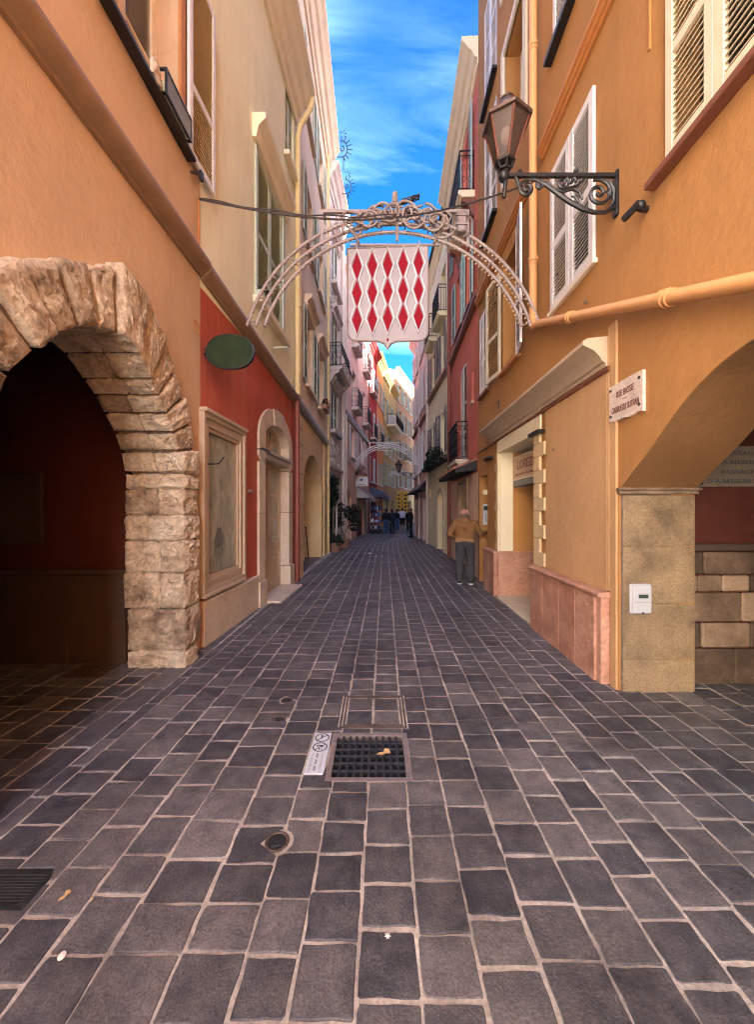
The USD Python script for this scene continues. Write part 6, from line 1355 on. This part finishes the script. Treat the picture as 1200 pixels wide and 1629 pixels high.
# ------------------------------------------------------------------ plants by the narrow house
def pot(name, label, x, y, r, h, kind, seed):
    T = Thing(name, label, 'potted plant', (x, y, 0), 'potted plants by the narrow house')
    mb = MB(); mb.lathe([(r * .72, .0), (r * .95, h * .85), (r * 1.08, h * .86), (r * 1.08, h), (r * .92, h), (r * .9, h * .9), (0, h * .9)], (x, y, 0), 18); T.part('pot', mb, 'terracotta', smooth=30)
    mb = MB(); st = MB(); q = random.Random(seed)
    if kind == 'bush':
        for i in range(9):
            a = q.uniform(0, 2 * PI); t = V(x + .45 * math.cos(a), y + .45 * math.sin(a), h + q.uniform(.5, 1.25)); st.tube([(x, y, h * .9), (x + .12 * math.cos(a), y + .12 * math.sin(a), h + .4), t], [.015, .01, .006], 5); leaves(mb, t, (.28, .28, .26), 130, .12, seed + i, .3)
    elif kind == 'low':
        leaves(mb, (x, y, h + .12), (r * 1.3, r * 1.3, .24), 320, .12, seed, .2, .1); st.cyl((x, y, h * .9), (x, y, h + .1), .015, 5)
    else:
        st.tube([(x, y, h * .9), (x - .02, y, h + 1.0), (x + .05, y, h + 2.0)], [.05, .045, .035], 7)
        for i in range(5): leaves(mb, (x + q.uniform(-.12, .12), y, h + 1.6 + i * .2), (.2, .2, .25), 90, .15, seed + i)
    T.part('stem', st, 'bark'); T.part('foliage', mb, 'leaf2')
pot('potted_plant', 'low plant in a terracotta pot at the foot of the narrow house', -1.62, 14.75, .27, .36, 'low', 1)
pot('potted_plant', 'dark bushy shrub in a pot beside the white downpipe', -1.42, 16.4, .26, .4, 'bush', 2)
pot('potted_plant', 'tall thin trunked plant against the wall beside the pots', -1.72, 15.2, .22, .35, 'tall', 3)
single('plant_post', 'pale wooden post standing among the pots', 'post', MB().box(-1.69, -1.61, 15.55, 15.63, 0, 2.1, .01), 'pinkwhite')
T = Thing('spiky_plant', 'spiky dark plant fixed above the shop sign', 'plant', (-1.28, 21.6, 3.5))
mb = MB(); q = random.Random(8)
for i in range(22):
    a, e = q.uniform(0, 2 * PI), q.uniform(-.4, 1.4); d = V(math.cos(a) * math.cos(e), math.sin(a) * math.cos(e), math.sin(e)); p0 = V(-1.2, 21.6, 3.62); mb.tube([p0, p0 + d * .35, p0 + d * q.uniform(.5, .8) - V(0, 0, .06)], [.02, .014, .003], 4)
T.part('spikes', mb, 'leaf2'); mb = MB(); mb.lathe([(.06, 3.42), (.09, 3.6), (.0, 3.6)], (-1.2, 21.6, 0), 8); mb.cyl((-1.35, 21.6, 3.5), (-1.2, 21.6, 3.5), .012, 5); T.part('pot', mb, 'terracotta')

# ------------------------------------------------------------------ souvenir rack
T = Thing('souvenir_rack', 'wire rack crowded with blue and lilac souvenirs under the navy awning', 'display rack', (-.12, 26.6, 0))
mb = MB(); X0, YS = -.45, 26.6
for x in (X0, X0 + .8): mb.cyl((x, YS, 0), (x, YS, 1.95), .02, 6); mb.cyl((x, YS + .4, 0), (x, YS + .4, 1.95), .02, 6)
for z in (.3, .75, 1.2, 1.6, 1.93): mb.box(X0, X0 + .8, YS, YS + .4, z - .01, z + .01)
T.part('frame', mb, 'black'); q = random.Random(9)
for z in (.32, .77, 1.22, 1.62):
    for i in range(7):
        x = X0 + .08 + i * .105; mb = MB(); hh = q.uniform(.14, .32)
        k = q.choice(('bluebag', 'bluebag', 'lilac', 'redbag', 'white', 'navycloth', 'whitecloth'))
        if q.random() < .5: mb.box(x - .045, x + .045, YS - .06, YS + .1, z, z + hh, .02); mb.tube([(x - .03, YS - .02, z + hh), (x, YS - .02, z + hh + .07), (x + .03, YS - .02, z + hh)], .006, 4)
        else: mb.lathe([(.03, z), (.055, z + .05), (.06, z + hh * .6), (.02, z + hh)], (x, YS, 0), 8)
        T.part('souvenir', mb, k)
mb = MB(); mb.box(X0 - .05, X0 + .85, YS - .1, YS + .42, 0, .26, .02); T.part('base_box', mb, 'awning_dark')

# ------------------------------------------------------------------ people
def limb_mesh(bones, fine=.025, it=8):
    """one smooth surface from bones (p0, r0, p1, r1)"""
    mf = manifold3d.Manifold
    parts = []
    for p0, r0, p1, r1 in bones:
        a = mf.sphere(r0, 16).translate([float(x) for x in p0]); b = mf.sphere(r1, 16).translate([float(x) for x in p1]); parts.append(mf.batch_hull([a, b]))
    m = mf.batch_boolean(parts, manifold3d.OpType.Add).refine_to_length(fine).to_mesh()
    t = trimesh.Trimesh(np.asarray(m.vert_properties)[:, :3], np.asarray(m.tri_verts), process=True)
    trimesh.smoothing.filter_taubin(t, lamb=.5, nu=.53, iterations=it)
    return np.asarray(t.vertices), np.asarray(t.faces)
def person(label, pos, yaw, h=1.72, top='blackcloth', legs='jeans', hair='hairdark', bald=False, rib=None, arm=None, long_top=False, shorts=False, group=None, fine=.03, stoop=0.0, sole='sole', headturn=0.0, step=.0, wide=1.0):
    """x right, y forward, z up in figure space, then turned by yaw and placed"""
    s = h / 1.72; T = Thing('person', label, 'person', pos, group=group or ('people in the far part of the street' if pos[1] > 20 else None))
    c_, s_ = math.cos(yaw), math.sin(yaw)
    def place(v):
        v = np.asarray(v) * s * V(wide, wide, 1); return np.stack([v[:, 0] * c_ - v[:, 1] * s_, v[:, 0] * s_ + v[:, 1] * c_, v[:, 2]], 1) + V(*pos)
    def put(name, vf, m, parent=None, smooth=True): return T.part(name, (place(vf[0]), vf[1]), m, parent=parent, smooth=smooth)
    f = stoop
    J = dict(pl=V(-.085, 0, .93), pr=V(.085, 0, .93), wl=V(-.085, f * .25, 1.08), wr=V(.085, f * .25, 1.08), cl=V(-.10, f * .6, 1.30), cr=V(.10, f * .6, 1.30), nb=V(0, f * .9, 1.44), hd=V(0, f * 1.25 + .02, 1.585),
             sl=V(-.175, f * .8, 1.385), sr=V(.175, f * .8, 1.385), kl=V(-.10, .03 + step, .50), kr=V(.10, .03 - step, .50), al=V(-.105, -.02 + step * 1.2, .085), ar=V(.11, -.02 - step * 1.2, .085))
    A = dict(el=V(-.24, -.03, 1.12), hl=V(-.25, .05, .87), er=V(.24, -.03, 1.12), hr=V(.25, .05, .87))
    if arm: A.update(arm)
    def foot(a): return [(a, .042, a + V(0, .0, -.035), .045), (a + V(0, -.04, -.045), .038, a + V(.01, .14, -.055), .032)]
    def hand(e, w, side):
        d = w - e; d /= np.linalg.norm(d); sd = np.cross(d, V(0, 1, 0) if abs(d[1]) < .8 else V(0, 0, 1)); sd /= np.linalg.norm(sd); up = np.cross(sd, d)
        palm = w + d * .085; out = [(w, .026, palm - d * .01, .022), (w + sd * .02, .02, palm + sd * .026, .015), (w - sd * .02, .02, palm - sd * .026, .015)]
        for k, (o, L) in enumerate(((-.03, .062), (-.01, .075), (.01, .07), (.03, .055))):
            b = palm + sd * o; m1 = b + d * L * .5 + up * .006; out += [(b, .0095, m1, .009), (m1, .009, m1 + d * L * .42 + up * .022, .0075)]
        th = w + d * .03 + sd * .03; out += [(th, .013, th + d * .035 + sd * .03, .0105), (th + d * .035 + sd * .03, .0105, th + d * .065 + sd * .034, .008)]
        return out
    tl, tr = V(math.sin(headturn), math.cos(headturn), 0), V(math.cos(headturn), -math.sin(headturn), 0)
    hd = J['hd']
    head = [(hd + V(0, 0, .025) - tl * .015, .088, hd + V(0, 0, .02) + tl * .02, .082), (hd + V(0, 0, -.02) + tl * .025, .072, hd + V(0, 0, -.085) + tl * .06, .038), (hd + tl * .095 + V(0, 0, .01), .012, hd + tl * .115 + V(0, 0, -.025), .013), (hd + V(0, 0, -.06) - tl * .02, .055, J['nb'], .058)]
    for sg in (-1, 1): head.append((hd + tr * sg * .088 + V(0, 0, .02) - tl * .01, .013, hd + tr * sg * .084 + V(0, 0, -.025), .009)); head.append((hd + tl * .082 + tr * sg * .03 + V(0, 0, .03), .014, hd + tl * .085 + tr * sg * .045 + V(0, 0, .03), .01))
    head.append((hd + tl * .092 + tr * -.018 + V(0, 0, -.055), .010, hd + tl * .092 + tr * .018 + V(0, 0, -.055), .010))
    torso = [(J['pl'], .095, J['pr'], .095), (J['pl'], .09, J['wl'], .085), (J['pr'], .09, J['wr'], .085), (J['wl'], .085, J['wr'], .085), (J['wl'], .085, J['cl'], .09), (J['wr'], .085, J['cr'], .09), (J['cl'], .092, J['cr'], .092), (J['cl'], .08, J['nb'], .055), (J['cr'], .08, J['nb'], .055), (J['cl'], .07, J['sl'], .05), (J['cr'], .07, J['sr'], .05)]
    arms = []
    for q in 'lr': arms += [(J['s' + q], .052, A['e' + q], .040), (A['e' + q], .040, A['h' + q], .026)]
    lg = []
    for q in 'lr': lg += [(J['p' + q], .085, J['k' + q], .055), (J['k' + q], .055, J['k' + q] * .45 + J['a' + q] * .55 + V(0, -.02, 0), .052), (J['k' + q] * .45 + J['a' + q] * .55 + V(0, -.02, 0), .052, J['a' + q], .036)]
    body = head + torso + arms + lg + foot(J['al']) + foot(J['ar']) + hand(A['el'], A['hl'], -1) + hand(A['er'], A['hr'], 1)
    put('body', limb_mesh(body, min(fine, .02), 5), 'skin')
    # clothes
    def grow(bs, d, lim=None): return [(a, r + d, b, r2 + d) for a, r, b, r2 in bs]
    k = .022
    tops = grow(torso[3:], k) + [(J['wl'] - V(0, 0, .06), .105, J['wr'] - V(0, 0, .06), .105)]
    if long_top: tops += [(J['pl'] - V(0, 0, .28), .12, J['pr'] - V(0, 0, .28), .12), (J['pl'], .115, J['pl'] - V(.01, 0, .28), .125), (J['pr'], .115, J['pr'] - V(-.01, 0, .28), .125)]
    for q in 'lr':
        e, w = A['e' + q], A['h' + q]; cuff = e + (w - e) * .86; tops += [(J['s' + q], .072, e, .060), (e, .060, cuff, .044)]
    v, ff = limb_mesh(tops, fine * .8, 5)
    nrm = trimesh.Trimesh(v, ff, process=False).vertex_normals
    v = v + nrm * ((meshkit.fbm(v * V(9, 9, 16), 3, 3) - .5) * .030)[:, None]; put('top', (v, ff), top)
    if rib:
        put('waistband', limb_mesh([(J['wl'] - V(.0, 0, .115), .108, J['wr'] - V(0, 0, .115), .108)], fine, 2) if False else limb_mesh([(J['pl'] + V(-.01, .0, .045), .106, J['pr'] + V(.01, 0, .045), .106)], fine, 2), rib)
        put('collar', limb_mesh([(J['nb'] + V(0, -.01, -.02), .068, J['nb'] + V(0, 0, .005), .064)], .015, 2), rib)
    le = grow([(J['pl'], .095, J['pr'], .095)], .012)
    for q in 'lr':
        kn, an = J['k' + q], J['a' + q]; end = kn * .9 + an * .1 if shorts else an + V(0, -.005, .0)
        le += [(J['p' + q], .105, kn, .080)] + ([] if shorts else [(kn, .080, kn * .5 + an * .5 + V(0, -.015, 0), .076), (kn * .5 + an * .5 + V(0, -.015, 0), .076, end, .066)])
    v, ff = limb_mesh(le, fine * .8, 5); nrm = trimesh.Trimesh(v, ff, process=False).vertex_normals
    v = v + nrm * ((meshkit.fbm(v * V(10, 10, 14), 3, 8) - .5) * .026)[:, None]; put('trousers', (v, ff), legs)
    for q in 'lr':
        a = J['a' + q]
        sh = limb_mesh([(a + V(0, -.045, -.040), .044, a + V(.01, .15, -.05), .038), (a + V(0, 0, -.005), .046, a + V(.0, .07, -.04), .044)], .02, 3); sh[0][:, 2] = np.maximum(sh[0][:, 2], .012)
        p = put('shoe', sh, 'shoe')
        so = limb_mesh([(a + V(0, -.05, -.06), .047, a + V(.01, .155, -.06), .041)], .02, 2); so[0][:, 2] = np.clip(so[0][:, 2], .001, .028); put('sole', so, sole, parent=p)
    if bald: hb = [(hd + tr * -.078 - tl * .03 + V(0, 0, -.03), .022, hd + tr * -.03 - tl * .088 + V(0, 0, -.045), .022), (hd + tr * .078 - tl * .03 + V(0, 0, -.03), .022, hd + tr * .03 - tl * .088 + V(0, 0, -.045), .022), (hd + tr * -.03 - tl * .088 + V(0, 0, -.045), .022, hd + tr * .03 - tl * .088 + V(0, 0, -.045), .022)]
    else: hb = [(hd + V(0, 0, .045) - tl * .02, .094, hd + V(0, 0, .05) + tl * .012, .082), (hd + V(0, 0, -.02) - tl * .035, .078, hd + V(0, 0, .03) - tl * .02, .092)]
    put('hair', limb_mesh(hb, .02, 3), hair)
    for sg in (-1, 1): put('eye', limb_mesh([(hd + tl * .086 + tr * sg * .034 + V(0, 0, .012), .008, hd + tl * .088 + tr * sg * .034 + V(0, 0, .012), .008)], .006, 1), 'ink')
    return T
person('bald person in a rust brown jumper and grey trousers facing the doorway', (1.93, 8.36, 0), -.22, 1.66, 'knit', 'trouser', 'hairgrey', True, 'knit_rib',
       dict(el=V(-.30, -.06, 1.11), hl=V(-.15, .13, 1.0), er=V(.285, .07, 1.13), hr=V(.43, .25, 1.17)), fine=.022, stoop=.05, headturn=.5, wide=1.15)
crowd = 'people in the far part of the street'
person('person in black jacket and blue jeans seen from behind at the souvenir rack', (.62, 25.4, 0), .05, 1.72, 'blackcloth', 'jeans', group=None, step=.04)
person('person in pale shirt and black shorts with left elbow raised', (1.98, 29.6, 0), .1, 1.80, 'whitecloth', 'blackcloth', shorts=True, arm=dict(el=V(-.36, .05, 1.36), hl=V(-.55, .18, 1.38)), step=.05)
person('person in long black dress with pale shoes beside the pale shirt', (2.42, 29.0, 0), .1, 1.70, 'blackcloth', 'blackcloth', long_top=True)
person('person all in black leaning by the right hand wall', (2.05, 23.0, 0), 1.2, 1.74, 'blackcloth', 'blackcloth', hair='hairgrey', sole='shoe')
person('person in dark clothes half hidden right of the blue jeans', (1.05, 26.6, 0), -.4, 1.70, 'navycloth', 'navycloth', sole='shoe')
person('person in black top and faded jeans left of the pale shirt', (1.55, 29.6, 0), .3, 1.70, 'blackcloth', 'jeans')
person('person in dark coat farthest away between the group', (1.25, 31.5, 0), 3.0, 1.68, 'navycloth', 'blackcloth')
